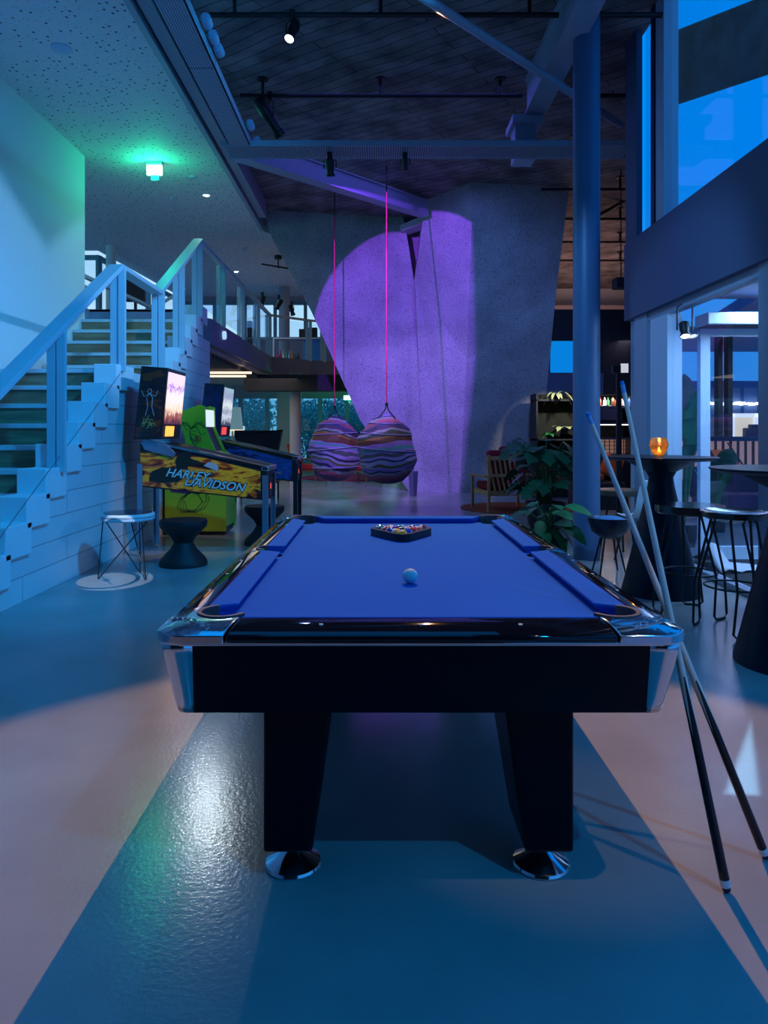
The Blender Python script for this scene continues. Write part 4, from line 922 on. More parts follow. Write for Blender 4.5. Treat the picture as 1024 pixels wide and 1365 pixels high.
# figure on the near backbox side: pale outline figure and green emblem
e = nb(); gx, gz = -0.53, 1.66
for s in (-1, 1):
    tube(e, [(gx, -0.056, gz+0.06), (gx+s*0.03, -0.056, gz+0.02), (gx+s*0.022, -0.056, gz-0.08), (gx+s*0.045, -0.056, gz-0.17)], 0.004, 5)
    tube(e, [(gx, -0.056, gz+0.06), (gx+s*0.06, -0.056, gz+0.03), (gx+s*0.085, -0.056, gz+0.09)], 0.004, 5)
tube(e, [(gx+0.022*math.cos(i), -0.056, gz+0.085+0.025*math.sin(i)) for i in range(7)], 0.004, 5)
bs = [o for o in bpy.data.objects if o.parent == p1 and o.name.startswith('backbox_side_art')][0]
obj('figure_art', e, mat('pale_grey_ink', (0.35, 0.42, 0.42), 0.5), bs)
e = nb(); rr = random.Random(4)
for k in range(16):
    a = rr.uniform(0, 6.28); r = rr.uniform(0.02, 0.07); c = (-0.555+r*1.1*math.cos(a), -0.056, 1.42+r*0.8*math.sin(a))
    tube(e, [(c[0]+0.02*math.cos(a+i), -0.056, c[2]+0.016*math.sin(a+i*1.2)) for i in range(4)], 0.005, 5)
obj('emblem_art', e, mat('olive_green_ink', (0.20, 0.35, 0.10), 0.5), bs)
# green upright arcade cabinet between the two
GREEN = mat('lime_green_laminate', (0.42, 0.52, 0.02), 0.4)
ac = thing('arcade_cabinet', 'lime green upright arcade cabinet standing between the two pinball machines', 'arcade machine', (-2.3, 9.15, 0))
sp_ = [(-0.42, 0.05), (0.36, 0.05), (0.36, 0.62), (0.40, 0.72), (0.38, 0.95), (0.22, 1.08), (0.10, 1.36), (0.09, 1.64), (0.02, 1.66), (-0.20, 1.58), (-0.24, 1.50), (-0.16, 1.2), (-0.14, 0.98), (-0.42, 0.90)]
for y in (0.0, 0.55): obj('side_panel', prism(nb(), sp_, y, y+0.03, axis='Y'), GREEN, ac, bevel=0.004, smooth=False)
ip = [(-0.39, 0.02), (0.34, 0.02), (0.34, 0.62), (0.36, 0.90), (0.20, 1.04), (0.07, 1.34), (0.06, 1.60), (-0.18, 1.54), (-0.12, 0.96), (-0.39, 0.88)]
obj('body', prism(nb(), ip, 0.03, 0.55, axis='Y'), BLACK, ac, smooth=False)
obj('front_panel', box(nb(), 0.335, 0.35, 0.04, 0.54, 0.10, 0.62), GREEN, ac, smooth=False)
obj('marquee', prism(nb(), [(0.065, 1.38), (0.085, 1.38), (0.080, 1.60), (0.06, 1.60)], 0.03, 0.55, axis='Y'), emis('white_marquee', (0.8, 0.9, 1.0), 0.9), ac, smooth=False)
obj('control_deck', prism(nb(), [(0.18, 1.05), (0.37, 0.92), (0.38, 0.94), (0.19, 1.07)], 0.03, 0.55, axis='Y'), CHROME, ac, smooth=False)
e = nb()
for k in range(3): tube(e, [(-0.2+0.06*i, -0.003, 1.40+0.05*math.sin(i*2.1+k)-0.02*i*(k > 1)) for i in range(6)], 0.004, 5)
for k in range(3): tube(e, [(-0.05+0.05*math.cos(i*0.9+k), -0.003, 1.2+0.09*math.sin(i*0.7+k)+0.04*k) for i in range(7)], 0.004, 5)
for k in range(4): tube(e, [(-0.1+0.16*math.cos(i*0.8+k)+0.03*k, -0.003, 0.42+0.13*math.sin(i*0.9+k)) for i in range(7)], 0.004, 5)
obj('line_drawing', e, INK, ac)
obj('orange_patch', cyl(nb(), (0.0, -0.002, 1.22), (0.0, 0.001, 1.22), 0.05, seg=12), mat('orange_ink', (0.7, 0.22, 0.02), 0.4), ac)
obj('blue_patch', prism(nb(), [(-0.35, 0.55), (-0.1, 0.52), (-0.05, 0.75), (-0.2, 0.85), (-0.33, 0.7)], -0.002, 0.001, axis='Y'), mat('purple_red_ink', (0.12, 0.04, 0.12), 0.4), ac, smooth=False)
# ---------------------------------------------------------------- stools
def spool(x, y, label, h=0.45, r=0.235):
    th = thing('hourglass_stool', label, 'stool', (x, y, 0), group='black hourglass stools')
    o = obj('body', lathe(nb(), [(r, 0), (r, 0.03), (r*0.92, 0.07), (r*0.55, h*0.36), (r*0.40, h*0.5), (r*0.52, h*0.62), (r*0.96, h-0.07), (r, h-0.03), (r*0.97, h), (r*0.8, h-0.006), (0, h-0.012)], seg=40), mat('black_plastic_matt', (0.008, 0.008, 0.010), 0.6), th)
spool(-1.94, 7.15, 'black hourglass stool in front of the flame pinball machine, left one')
spool(-1.34, 8.45, 'black hourglass stool half hidden by the pinball machine legs, right one')
# wire side table with stacked cushions
wt_ = thing('wire_stool', 'round wire-legged stool with thin padded seat by the blue stair wall', 'stool', (-2.27, 6.52, 0))
Hs = 0.57; rs = 0.235
obj('seat', lathe(nb(), [(0, Hs-0.045), (rs*0.9, Hs-0.045), (rs, Hs-0.035), (rs, Hs-0.015), (rs*0.93, Hs-0.012)], seg=40), RAIL, wt_)
obj('seat_pad', lathe(nb(), [(rs*0.95, Hs-0.012), (rs, Hs-0.004), (rs, Hs+0.012), (rs*0.95, Hs+0.02), (0, Hs+0.022)], seg=40), WHITE, wt_)
obj('seat_top', lathe(nb(), [(rs*0.9, Hs+0.022), (rs*0.9, Hs+0.026), (0, Hs+0.028)], seg=40), mat('dark_glossy_top', (0.05, 0.07, 0.09), 0.15), wt_)
for k in range(3):
    a = R(200+120*k); ft = Vector((0.26*math.cos(a), 0.20*math.sin(a), 0.006))
    A = Vector((0.215*math.cos(a+0.0), 0.2*math.sin(a+0.0), Hs-0.05)); B = Vector((0.2*math.cos(a+PI*0.8), 0.2*math.sin(a+PI*0.8), Hs-0.05))
    obj('leg', tube(nb(), [A, ft+Vector((0, 0, 0.03)), ft, ft+Vector((0, 0, 0.0))*1, ft+(B-ft)*0.06, B], 0.0055, 8), BLACK, wt_)
# ---------------------------------------------------------------- bar tables and bar stools
TBL = mat('navy_black_table', (0.006, 0.008, 0.022), 0.42, spec=0.3)
def bartable(x, y, label):
    th = thing('bar_table', label, 'bar table', (x, y, 0), group='tall black bar tables')
    h = 1.12
    obj('tabletop', lathe(nb(), [(0, h-0.028), (0.40, h-0.028), (0.44, h-0.010), (0.44, h), (0, h)], seg=64), TBL, th)
    obj('base', lathe(nb(), [(0.31, 0), (0.31, 0.02), (0.28, 0.14), (0.155, 0.66), (0.105, 0.88), (0.095, 0.95), (0.12, 1.0), (0.26, 1.075), (0.28, 1.09)], seg=48), TBL, th)
    return th
bartable(2.32, 5.92, 'tall black bar table with a candle holder, beside the glazed entrance')
bartable(2.37, 4.12, 'tall black bar table cut off by the right picture edge')
SEATM = mat('dark_walnut_seat', (0.05, 0.03, 0.022), 0.22, coat=0.6)
def barstool(x, y, rz, label, h=0.80, flat=False):
    th = thing('bar_stool', label, 'bar stool', (x, y, 0), rz, group='bar stools with bent rod legs')
    if flat: prof = [(0, h-0.06), (0.23, h-0.06), (0.24, h-0.05), (0.24, h), (0, h-0.002)]
    else: prof = [(0, h-0.07), (0.14, h-0.066), (0.20, h-0.04), (0.215, h-0.008), (0.21, h), (0.19, h-0.010), (0.12, h-0.03), (0, h-0.034)]
    obj('seat', lathe(nb(), prof, seg=48), SEATM, th)
    for k in range(3):
        a = 2*PI*k/3; u = Vector((math.cos(a), math.sin(a), 0)); v = Vector((-u.y, u.x, 0)); z = Vector((0, 0, 1))
        top = 0.13*u; bot = 0.24*u
        l = [top+v*0.06+z*(h-0.06), bot+v*0.05+z*0.30, bot+v*0.075+z*0.035, bot+v*0.05+z*0.009, bot-v*0.05+z*0.009, bot-v*0.075+z*0.035, bot-v*0.05+z*0.30, top-v*0.06+z*(h-0.06)]
        obj('leg', tube(nb(), l, 0.0085, 10), BLACK, th)
    obj('foot_ring', tube(nb(), [(0.185*math.cos(2*PI*k/32), 0.185*math.sin(2*PI*k/32), 0.30) for k in range(33)], 0.007, 8), BLACK, th)
    return th
barstool(2.37, 4.80, 0.35, 'bar stool with shiny dished seat between the two tall tables')
barstool(2.28, 5.28, 1.1, 'bar stool with flat dark seat in front of the candle table', 0.79, True)
# bowl seat stool behind
b3 = thing('bowl_stool', 'low stool with deep black bowl seat right of the blue column', 'stool', (P(812, 0, 6.75).x, 6.75, 0))
hb = 0.52
obj('seat', lathe(nb(), [(0, hb-0.20), (0.08, hb-0.19), (0.16, hb-0.13), (0.19, hb-0.04), (0.195, hb), (0.18, hb), (0.15, hb-0.05), (0, hb-0.07)], seg=40), mat('navy_plastic', (0.012, 0.018, 0.04), 0.35), b3)
obj('cushion', lathe(nb(), [(0, hb-0.06), (0.14, hb-0.04), (0.15, hb-0.015), (0.1, hb+0.005), (0, hb+0.01)], seg=32), mat('blue_pad', (0.08, 0.25, 0.5), 0.8), b3)
for k in range(4):
    a = PI/4+PI/2*k; obj('leg', tube(nb(), [(0.08*math.cos(a), 0.08*math.sin(a), hb-0.18), (0.17*math.cos(a), 0.17*math.sin(a), 0.0)], 0.009, 8), BLACK, b3)
# low round wooden table behind
b4 = thing('side_table', 'small round wooden table behind the crossed cue shafts', 'table', (P(828, 0, 8.1).x-0.02, 8.1, 0))
WOODT = mat('brown_wood_top', (0.22, 0.15, 0.10), 0.35, noise=0.2)
obj('tabletop', lathe(nb(), [(0, 0.60), (0.23, 0.61), (0.25, 0.64), (0.25, 0.67), (0, 0.67)], seg=40), WOODT, b4)
for k in range(3):
    a = 2*PI*k/3+0.4; obj('leg', tube(nb(), [(0.1*math.cos(a), 0.1*math.sin(a), 0.62), (0.22*math.cos(a), 0.22*math.sin(a), 0)], 0.012, 8), BLACK, b4)
# candle holder
cy_ = 5.72; cx_ = P(878.5, 0, cy_).x; r0 = 0.078
ch = thing('candle_holder', 'faceted amber glass candle holder glowing on the tall bar table', 'candle holder', (cx_, cy_, 1.121))
AMB = bpy.data.materials.new('amber_glass'); AMB.use_nodes = True; N = AMB.node_tree.nodes; L = AMB.node_tree.links; N.clear()
o_ = N.new('ShaderNodeOutputMaterial'); a_ = N.new('ShaderNodeBsdfTransparent'); b_ = N.new('ShaderNodeBsdfGlossy'); x_ = N.new('ShaderNodeMixShader'); a_.inputs[0].default_value = (0.72, 0.52, 0.28, 1); b_.inputs['Roughness'].default_value = 0.08; x_.inputs[0].default_value = 0.22; b_.inputs[0].default_value = (0.8, 0.7, 0.6, 1)
tr_ = N.new('ShaderNodeBsdfTranslucent'); tr_.inputs[0].default_value = (0.85, 0.55, 0.22, 1); x2_ = N.new('ShaderNodeMixShader'); x2_.inputs[0].default_value = 0.10; L.new(a_.outputs[0], x2_.inputs[1]); L.new(tr_.outputs[0], x2_.inputs[2]); L.new(x2_.outputs[0], x_.inputs[1]); L.new(b_.outputs[0], x_.inputs[2]); L.new(x_.outputs[0], o_.inputs[0])
obj('glass_bowl', lathe(nb(), [(0.042, 0.004), (0.045, 0.02), (0.072, 0.08), (0.080, 0.10), (0.068, 0.135), (0.058, 0.155), (0.054, 0.155), (0.064, 0.13), (0.075, 0.10), (0.040, 0.024), (0, 0.022)], seg=8, cap=False), AMB, ch, smooth=False)
obj('foot', lathe(nb(), [(0.040, 0), (0.040, 0.008), (0, 0.008)], seg=24), CHROME, ch)
obj('tealight', lathe(nb(), [(0.02, 0.024), (0.02, 0.045), (0, 0.043)], seg=16), emis('glowing_wax', (1.0, 0.55, 0.15), 2.5), ch)
obj('flame', lathe(nb(), [(0, 0.045), (0.006, 0.052), (0.007, 0.060), (0.003, 0.075), (0, 0.082)], seg=10), emis('candle_flame', (1.0, 0.62, 0.2), 40), ch)
lamp('candle_glow', 'POINT', (cx_, cy_, 1.12+0.09), (0, 0, 0), 1.2, (1.0, 0.5, 0.15), radius=0.01)
# ================================================================ HANGING POD CHAIRS
def pod(px, Y, ztop, zbot, rad, label, seed, seg=13):
    x = P(px, 0, Y).x
    th = thing('hanging_pod_chair', label, 'hanging chair', (x, Y, zbot), group='striped woven pod chairs')
    h = ztop-zbot; rr = random.Random(seed)
    m = mat('striped_weave_%d' % seed, (0.3, 0.2, 0.4), 0.6, bump=0.4, bscale=90); N, L, B = nodes(m)
    t = N.new('ShaderNodeTexCoord'); s = N.new('ShaderNodeSeparateXYZ'); L.new(t.outputs['Object'], s.inputs[0])
    nz = N.new('ShaderNodeTexNoise'); nz.inputs['Scale'].default_value = 1.3; L.new(t.outputs['Object'], nz.inputs[0])
    a = N.new('ShaderNodeMath'); a.operation = 'MULTIPLY_ADD'; L.new(nz.outputs[0], a.inputs[0]); a.inputs[1].default_value = 0.34
    sl_ = N.new('ShaderNodeMath'); sl_.operation = 'MULTIPLY_ADD'; L.new(s.outputs['X'], sl_.inputs[0]); sl_.inputs[1].default_value = (-0.16 if seed == 1 else 0.14); L.new(s.outputs['Z'], sl_.inputs[2]); L.new(sl_.outputs[0], a.inputs[2])
    a2 = N.new('ShaderNodeMath'); a2.operation = 'MULTIPLY'; L.new(a.outputs[0], a2.inputs[0]); a2.inputs[1].default_value = 1.75/(h+0.30)
    pal = [(0.16, 0.05, 0.03), (0.40, 0.14, 0.03), (0.05, 0.06, 0.05), (0.30, 0.28, 0.36), (0.10, 0.03, 0.10), (0.04, 0.05, 0.16), (0.35, 0.08, 0.16), (0.45, 0.15, 0.22), (0.35, 0.40, 0.50), (0.05, 0.03, 0.12), (0.30, 0.20, 0.60), (0.16, 0.16, 0.05), (0.45, 0.40, 0.70), (0.05, 0.04, 0.14), (0.42, 0.30, 0.70), (0.10, 0.12, 0.14), (0.40, 0.25, 0.65), (0.12, 0.35, 0.40), (0.4, 0.2, 0.6)]
    stops = []; zz = 0.06
    for i, c in enumerate(pal): stops.append((min(0.99, zz), c)); zz += 0.93/len(pal)*rr.uniform(0.55, 1.45)*(0.5 if i == 1 else 1)
    fr_ = N.new('ShaderNodeMath'); fr_.operation = 'FRACT'; L.new(a2.outputs[0], fr_.inputs[0]); r = ramp(N, stops, 'CONSTANT'); L.new(fr_.outputs[0], r.inputs[0]); L.new(r.outputs[0], B.inputs['Base Color'])
    levels = [(0.0, 0.30), (0.03, 0.52), (0.12, 0.80), (0.22, 0.90), (0.36, 0.98), (0.50, 1.0), (0.62, 0.97), (0.72, 0.88), (0.80, 0.76), (0.87, 0.60), (0.93, 0.42), (0.98, 0.20), (1.0, 0.06)]
    bm = nb(); rings = []
    for i, (fz, fr) in enumerate(levels):
        off = 0.045*math.sin(i*1.7+seed)
        rings.append([bm.verts.new((rad*fr*(1+0.03*math.sin(3*2*PI*k/seg+i))*math.cos(2*PI*k/seg+0.1*i)+off*0.6, rad*fr*math.sin(2*PI*k/seg+0.1*i), h*fz+0.09*rad*math.cos(2*PI*k/seg+seed*2.6+0.3*i)*(1-abs(2*fz-1)))) for k in range(seg)])
    for q, w_ in zip(rings, rings[1:]):
        for k in range(seg): bm.faces.new((q[k], q[(k+1) % seg], w_[(k+1) % seg], w_[k]))
    bm.faces.new(rings[0]); bm.faces.new(rings[-1])
    o = obj('woven_shell', bm, m, th, ang=12)
    hoops = nb()
    for i in (3, 5, 7, 9):
        fz, fr = levels[i]
        pts = [(v.co.x*1.0, v.co.y, v.co.z) for v in o.data.vertices[i*seg:(i+1)*seg]]
        pts = [(rad*fr*1.012*(1+0.03*math.sin(3*2*PI*k/seg+i))*math.cos(2*PI*k/seg+0.1*i)+0.027*math.sin(i*1.7+seed), rad*fr*1.012*math.sin(2*PI*k/seg+0.1*i), h*fz+0.09*rad*math.cos(2*PI*k/seg+seed*2.6+0.3*i)*(1-abs(2*fz-1))) for k in range(seg+1)]
        tube(hoops, pts, 0.011, 6)
    obj('hoop', hoops, mat('violet_trim', (0.35, 0.28, 0.55), 0.6), th)
    zt = h+0.16
    st_ = nb()
    for k in range(4):
        a_ = PI/4+k*PI/2; tube(st_, [(rad*0.42*math.cos(a_), rad*0.42*math.sin(a_), h*0.93), (rad*0.1*math.cos(a_), rad*0.1*math.sin(a_), h+0.06), (0, 0, zt)], 0.01, 6)
    obj('suspension_strap', st_, BLACK, th)
    obj('rope', cyl(nb(), (0, 0, zt-0.02), (0, 0, ZC-zbot-0.42), 0.011, seg=8), mat('red_rope', (0.75, 0.02, 0.12), 0.6), th)
    obj('hook', cyl(nb(), (0, 0, ZC-zbot-0.44), (0, 0, ZC-zbot), 0.012, seg=8), BLACK, th)
    obj('knot', lathe(nb(), [(0, -0.03), (0.025, -0.01), (0.028, 0.02), (0, 0.05)], (0, 0, zt), 10), BLACK, th)
    obj('cushion', lathe(nb(), [(0, 0.05), (rad*0.3, 0.05), (rad*0.34, 0.09), (rad*0.3, 0.13), (0, 0.14)], seg=20), mat('dark_cushion', (0.1, 0.03, 0.1), 0.9), th)
Y1 = 12.3; z = lambda y, Y: H-(y-CY)*Y/F
pod(515.5, Y1, z(552, Y1), z(644, Y1), 39*Y1/F, 'striped pod chair on a red rope, right one, in front of the purple pillar', 1)
Y2 = 13.7
pod(446, Y2, z(554, Y2), z(641, Y2), 34*Y2/F, 'striped pod chair on a red rope, left one, before the lounge windows', 2)
# rug and lounge
tag(obj('rug', lathe(nb(), [(1.45, 0.002), (1.45, 0.014), (0, 0.015)], (-0.75, 20.2, 0), 48), mat('crimson_rug', (0.35, 0.01, 0.10), 0.95, bump=0.4, bscale=60)), 'crimson round rug on the floor beyond the pod chairs', 'rug')
def loungechair(x, y, rz, label, m, s=1.0):
    th = thing('lounge_chair', label, 'armchair', (x, y, 0.016), rz)
    WD = mat('oak_frame', (0.24, 0.14, 0.06), 0.45, noise=0.2)
    obj('seat_cushion', box(nb(), -0.30*s, 0.30*s, -0.30*s, 0.32*s, 0.30, 0.44), m, th, bevel=0.03)
    b = box(nb(), -0.30*s, 0.30*s, 0.28*s, 0.42*s, 0.40, 0.98, rotm('X', R(-12), (0, 0.3, 0.4))); obj('back_cushion', b, m, th, bevel=0.04)
    f = nb()
    for s_ in (-1, 1):
        bm = nb(); x_ = s_*0.345*s
        tube(bm, [(x_, -0.34*s, 0.0), (x_, -0.32*s, 0.57), (x_, 0.10*s, 0.585), (x_, 0.36*s, 0.54)], 0.02, 8); tube(bm, [(x_, 0.42*s, 0.0), (x_, 0.34*s, 0.35), (x_, 0.46*s, 0.95)], 0.02, 8)
        obj('arm_frame', bm, WD, th)
    for zz in (0.28,): obj('seat_frame', box(nb(), -0.34*s, 0.34*s, -0.33*s, 0.38*s, 0.255, 0.295), WD, th, bevel=0.006, smooth=False)
    return th
loungechair(P(412, 0, 18.7).x, 18.75, R(70), 'red upholstered lounge chair beside the lounge column', mat('red_upholstery', (0.55, 0.03, 0.03), 0.85))
loungechair(P(482, 0, 18.6).x, 18.6, R(-30), 'red lounge chair glimpsed between the two pod chairs', mat('red_upholstery', (0.55, 0.03, 0.03), 0.85))
# floor lamp
lp = thing('floor_lamp', 'floor lamp with pale green drum shade behind the second pinball machine', 'floor lamp', (P(310, 0, 15).x, 15, 0))
zt, zb = z(543, 15), z(573, 15)
obj('lamp_shade', lathe(nb(), [(0.22, zb), (0.17, zt)], seg=32, cap=False), mat('sage_shade', (0.35, 0.48, 0.45), 0.8, emit=(0.25, 0.5, 0.5), es=0.35), lp)
obj('shade_rim', lathe(nb(), [(0.215, zb-0.02), (0.222, zb-0.02), (0.222, zb+0.005), (0.215, zb+0.005)], seg=32, cap=False), emis('warm_rim', (1.0, 0.8, 0.5), 1.2), lp)
obj('pole', cyl(nb(), (0, 0, 0.02), (0, 0, zt-0.02), 0.02), mat('brass_pole', (0.6, 0.45, 0.2), 0.35, metal=0.6), lp)
obj('base', lathe(nb(), [(0.15, 0), (0.15, 0.02), (0.03, 0.03), (0, 0.03)], seg=28), BLACK, lp)
obj('bulb', lathe(nb(), [(0, -0.05), (0.05, 0.0), (0.03, 0.07), (0, 0.1)], (0, 0, zb+0.12), 14), emis('warm_bulb', (1.0, 0.75, 0.45), 8), lp)
# wing sofa behind
so = thing('sofa', 'black winged sofa in the lounge under the mezzanine', 'sofa', (P(347, 0, 14).x, 14, 0))
DK = mat('black_leather', (0.008, 0.007, 0.010), 0.5)
obj('backrest', prism(nb(), [(-0.42, z(598, 14)), (0.36, z(598, 14)), (0.43, z(573, 14)), (0.44, z(575, 14)+0.02), (-0.48, z(577, 14)+0.05), (-0.49, z(580, 14))], -0.1, 0.12, axis='Y'), DK, so, bevel=0.02)
obj('seat', box(nb(), -0.42, 0.40, -0.55, 0.1, 0.34, 0.50), mat('rust_seat', (0.25, 0.08, 0.02), 0.8), so, bevel=0.03)
for x_ in (-0.38, 0.34):
    for y_ in (-0.5, 0.05): obj('leg', cyl(nb(), (x_, y_, 0), (x_, y_, 0.36), 0.02), BLACK, so)
obj('back_support', box(nb(), -0.40, 0.36, 0.0, 0.08, 0.45, z(597, 14)), DK, so, smooth=False)
tag(obj('wall_monitor', box(box(nb(), P(305, 0, 19.5).x, P(326, 0, 19.5).x, 19.5, 19.54, z(581, 19.5), z(568, 19.5)), P(314, 0, 19.5).x, P(317, 0, 19.5).x, 19.51, 19.53, 0, z(575, 19.5)), emis('pale_screen', (0.5, 0.8, 0.95), 0.7), smooth=False), 'small bright screen on a stand behind the floor lamp', 'screen')
em = thing('emergency_light', 'green exit light hanging far back above the lounge windows', 'emergency light', (P(465, 0, 20.5).x, 20.5, z(533, 20.5)))
obj('light_body', box(nb(), -0.14, 0.14, -0.03, 0.03, 0, 0.12), emis('green_white_glow', (0.45, 1.0, 0.75), 3.0), em, smooth=False)
obj('stem', box(nb(), -0.01, 0.01, -0.01, 0.01, 0.12, 2.7-z(533, 20.5)), WHITE, em, smooth=False)
lamp('green_exit_glow', 'POINT', (P(455, 0, 20.2).x, 20.2, 2.3), (0, 0, 0), 18, (0, 1, 0.35))
# small dark waste bin at the pillar foot
yb = 14.6
tag(obj('waste_bin', lathe(nb(), [(0.07, 0), (0.10, z(628, yb)), (0.09, z(628, yb)), (0.06, 0.02)], (P(551, 0, yb).x, yb, 0), 4), mat('violet_metal', (0.15, 0.12, 0.25), 0.4)), 'small tapered bin standing at the foot of the pillar', 'bin')
# armchair seen from behind, plants
ar = thing('wooden_armchair', 'slatted wooden armchair with dark red cushions seen from behind', 'armchair', (P(673, 0, 12).x, 12, 0.013), R(12))
WD = mat('warm_pine', (0.62, 0.34, 0.12), 0.5, noise=0.15); RED = mat('dark_red_cushion', (0.30, 0.01, 0.02), 0.9)
bx = [(-0.40, 0.05)]
fr = nb(); Mb = rotm('X', R(-10), (0, -0.3, 0.35))
obj('back_cushion', box(nb(), -0.34, 0.36, -0.24, -0.10, 0.42, 1.02, Mb), RED, ar, bevel=0.04)
obj('headrest', box(nb(), -0.10, 0.42, -0.22, -0.06, 0.92, 1.09, Mb), RED, ar, bevel=0.04)
obj('seat_cushion', box(nb(), -0.34, 0.40, -0.15, 0.45, 0.34, 0.46), RED, ar, bevel=0.03)
sl = nb()
box(sl, -0.40, 0.10, -0.33, -0.29, 0.84, 0.90, Mb); box(sl, -0.36, 0.16, -0.33, -0.29, 0.56, 0.61, Mb); box(sl, -0.33, 0.2, -0.33, -0.29, 0.28, 0.33, Mb)
for k in range(6):
    x_ = -0.36+0.085*k; tube(sl, [(x_, -0.22, 0.88), (x_+0.03, -0.27, 0.58), (x_+0.08, -0.32, 0.30)], 0.017, 6)
obj('slatted_back', sl, WD, ar)
fr = nb(); box(fr, -0.43, -0.39, -0.36, -0.32, 0.0, 0.92); obj('rear_leg', fr, WD, ar, smooth=False)
fr = nb(); box(fr, 0.22, 0.26, -0.38, -0.34, 0.0, 0.62); obj('rear_leg', fr, WD, ar, smooth=False)
for x_ in (-0.41, 0.42): obj('front_leg', box(nb(), x_-0.02, x_+0.02, 0.42, 0.46, 0, 0.55), WD, ar, smooth=False); obj('armrest', box(nb(), x_-0.04, x_+0.04, -0.3, 0.48, 0.55, 0.58), WD, ar, smooth=False)
obj('seat_frame', box(nb(), -0.40, 0.42, -0.34, 0.46, 0.26, 0.33), WD, ar, smooth=False)
tag(obj('rug', lathe(nb(), [(0.95, 0.002), (0.95, 0.012), (0, 0.013)], (2.35, 12.3, 0), 48), mat('rust_rug', (0.30, 0.08, 0.02), 0.95)), 'rust-coloured round rug under the wooden armchair', 'rug')
def leafshape(n=9, splits=True):
    pts = []
    for i in range(n+1):
        t = i/n; w = math.sin(PI*min(1, t**0.75))*0.42
        pts.append((t, w))
    return pts
def leaf(bm, base, d, length, width, droop, splits, rng, tw=0.0):
    d = Vector(d).normalized(); side = d.cross(Vector((0, 0, 1)))
    if side.length < 0.05: side = Vector((1, 0, 0))
    side.normalize(); side = (Matrix.Rotation(tw, 3, d) @ side); up = side.cross(d)
    n = 8; mid = []; Lf = []; Rt = []
    for i in range(n+1):
        t = i/n; c = Vector(base)+d*length*t+Vector((0, 0, -1))*droop*length*t*t
        w = width*(math.sin(PI*(t*0.92+0.06)))**0.7
        if splits and i % 2 == 1 and 0 < i < n: w *= 0.55
        if i == n: w = 0.002
        mid.append(bm.verts.new(c)); Lf.append(bm.verts.new(c+side*w+up*0.12*w-d*0.10*length*(1 if splits else 0)*(w/width))); Rt.append(bm.verts.new(c-side*w+up*0.12*w-d*0.10*length*(1 if splits else 0)*(w/width)))
    for i in range(n):
        bm.faces.new((mid[i], Lf[i], Lf[i+1], mid[i+1])); bm.faces.new((mid[i], mid[i+1], Rt[i+1], Rt[i]))
def plant(x, y, zpot, label, hpl, spread, nleaf, ll, lw, splits, m, pot, seed, cat='potted plant'):
    th = thing('potted_plant', label, cat, (x, y, 0)); rng = random.Random(seed)
    pp = [(pot[0]*0.6, 0), (pot[0]*0.85, pot[1]*0.3), (pot[0], pot[1]), (pot[0]*0.92, pot[1]), (pot[0]*0.85, pot[1]-0.04), (0, pot[1]-0.04)]
    obj('pot', lathe(nb(), pp, seg=36), mat('dark_pot', (0.012, 0.012, 0.022), 0.5), th)
    fo = nb(); stm = nb()
    for i in range(nleaf):
        a = rng.uniform(0, 2*PI); e = rng.uniform(0.15, 1.0); r_ = spread*rng.uniform(0.3, 1)
        tipb = Vector((math.cos(a)*r_, math.sin(a)*r_, pot[1]+hpl*e))
        tube(stm, [(0.3*pot[0]*math.cos(a), 0.3*pot[0]*math.sin(a), pot[1]-0.05), (tipb.x*0.4, tipb.y*0.4, pot[1]+hpl*e*0.7), tipb], 0.006, 5)
        d = Vector((math.cos(a), math.sin(a), rng.uniform(-0.5, 0.35)))
        leaf(fo, tipb, d, ll*rng.uniform(0.7, 1.15), lw*rng.uniform(0.8, 1.1), rng.uniform(0.2, 0.6), splits, rng, rng.uniform(-0.6, 0.6))
    obj('foliage', fo, m, th); obj('stems', stm, mat('green_stem', (0.05, 0.14, 0.04), 0.5), th)
    return th
LEAFD = mat('dark_green_leaf', (0.02, 0.13, 0.06), 0.35, noise=0.4, scale=4); LEAFM = mat('mid_green_leaf', (0.03, 0.20, 0.06), 0.4, noise=0.3, scale=4); LEAFP = mat('pale_green_leaf', (0.45, 0.5, 0.25), 0.5)
plant(P(727, 0, 9.4).x, 9.4, 0, 'large split-leaf plant in a black pot beside the wooden armchair', 0.82, 0.34, 60, 0.30, 0.13, True, LEAFD, (0.26, 0.40), 21)
plant(P(742, 0, 7.0).x-0.09, 7.0, 0, 'leafy plant in a rounded black bowl against the blue column', 0.40, 0.18, 30, 0.24, 0.06, False, LEAFM, (0.20, 0.28), 22)
# ================================================================ BAR AND TERRACE
YB = 15.0
struct('wall_bar', box(box(nb(), 3.3, 5.32, YB, YB+0.3, 2.07, 3.85), 3.3, 5.42, YB+0.5, YB+0.7, 0, 2.1), DARKWALL, smooth=False)
a, b = P(733, 497, YB-0.05), P(765, 455, YB-0.05)
sc = thing('projection_screen', 'bright blue screen on the dark wall between pillar and column', 'screen', ((a.x+b.x)/2, YB-0.06, a.z))
sc_w = 0.55
obj('frame', box(nb(), a.x-0.02, b.x+0.5, YB-0.09, YB-0.02, a.z-0.02, b.z+0.02), BLACK, sc, world=True, smooth=False)
obj('screen', box(nb(), a.x, b.x+0.48, YB-0.10, YB-0.088, a.z, b.z), emis('blue_screen', (0.0, 0.25, 0.75), 0.8), sc, world=True, smooth=False)
struct('trim_8', box(nb(), a.x-0.3, b.x+0.6, YB-0.1, YB+0.3, z(525, YB), z(498, YB)), HEADER, smooth=False)
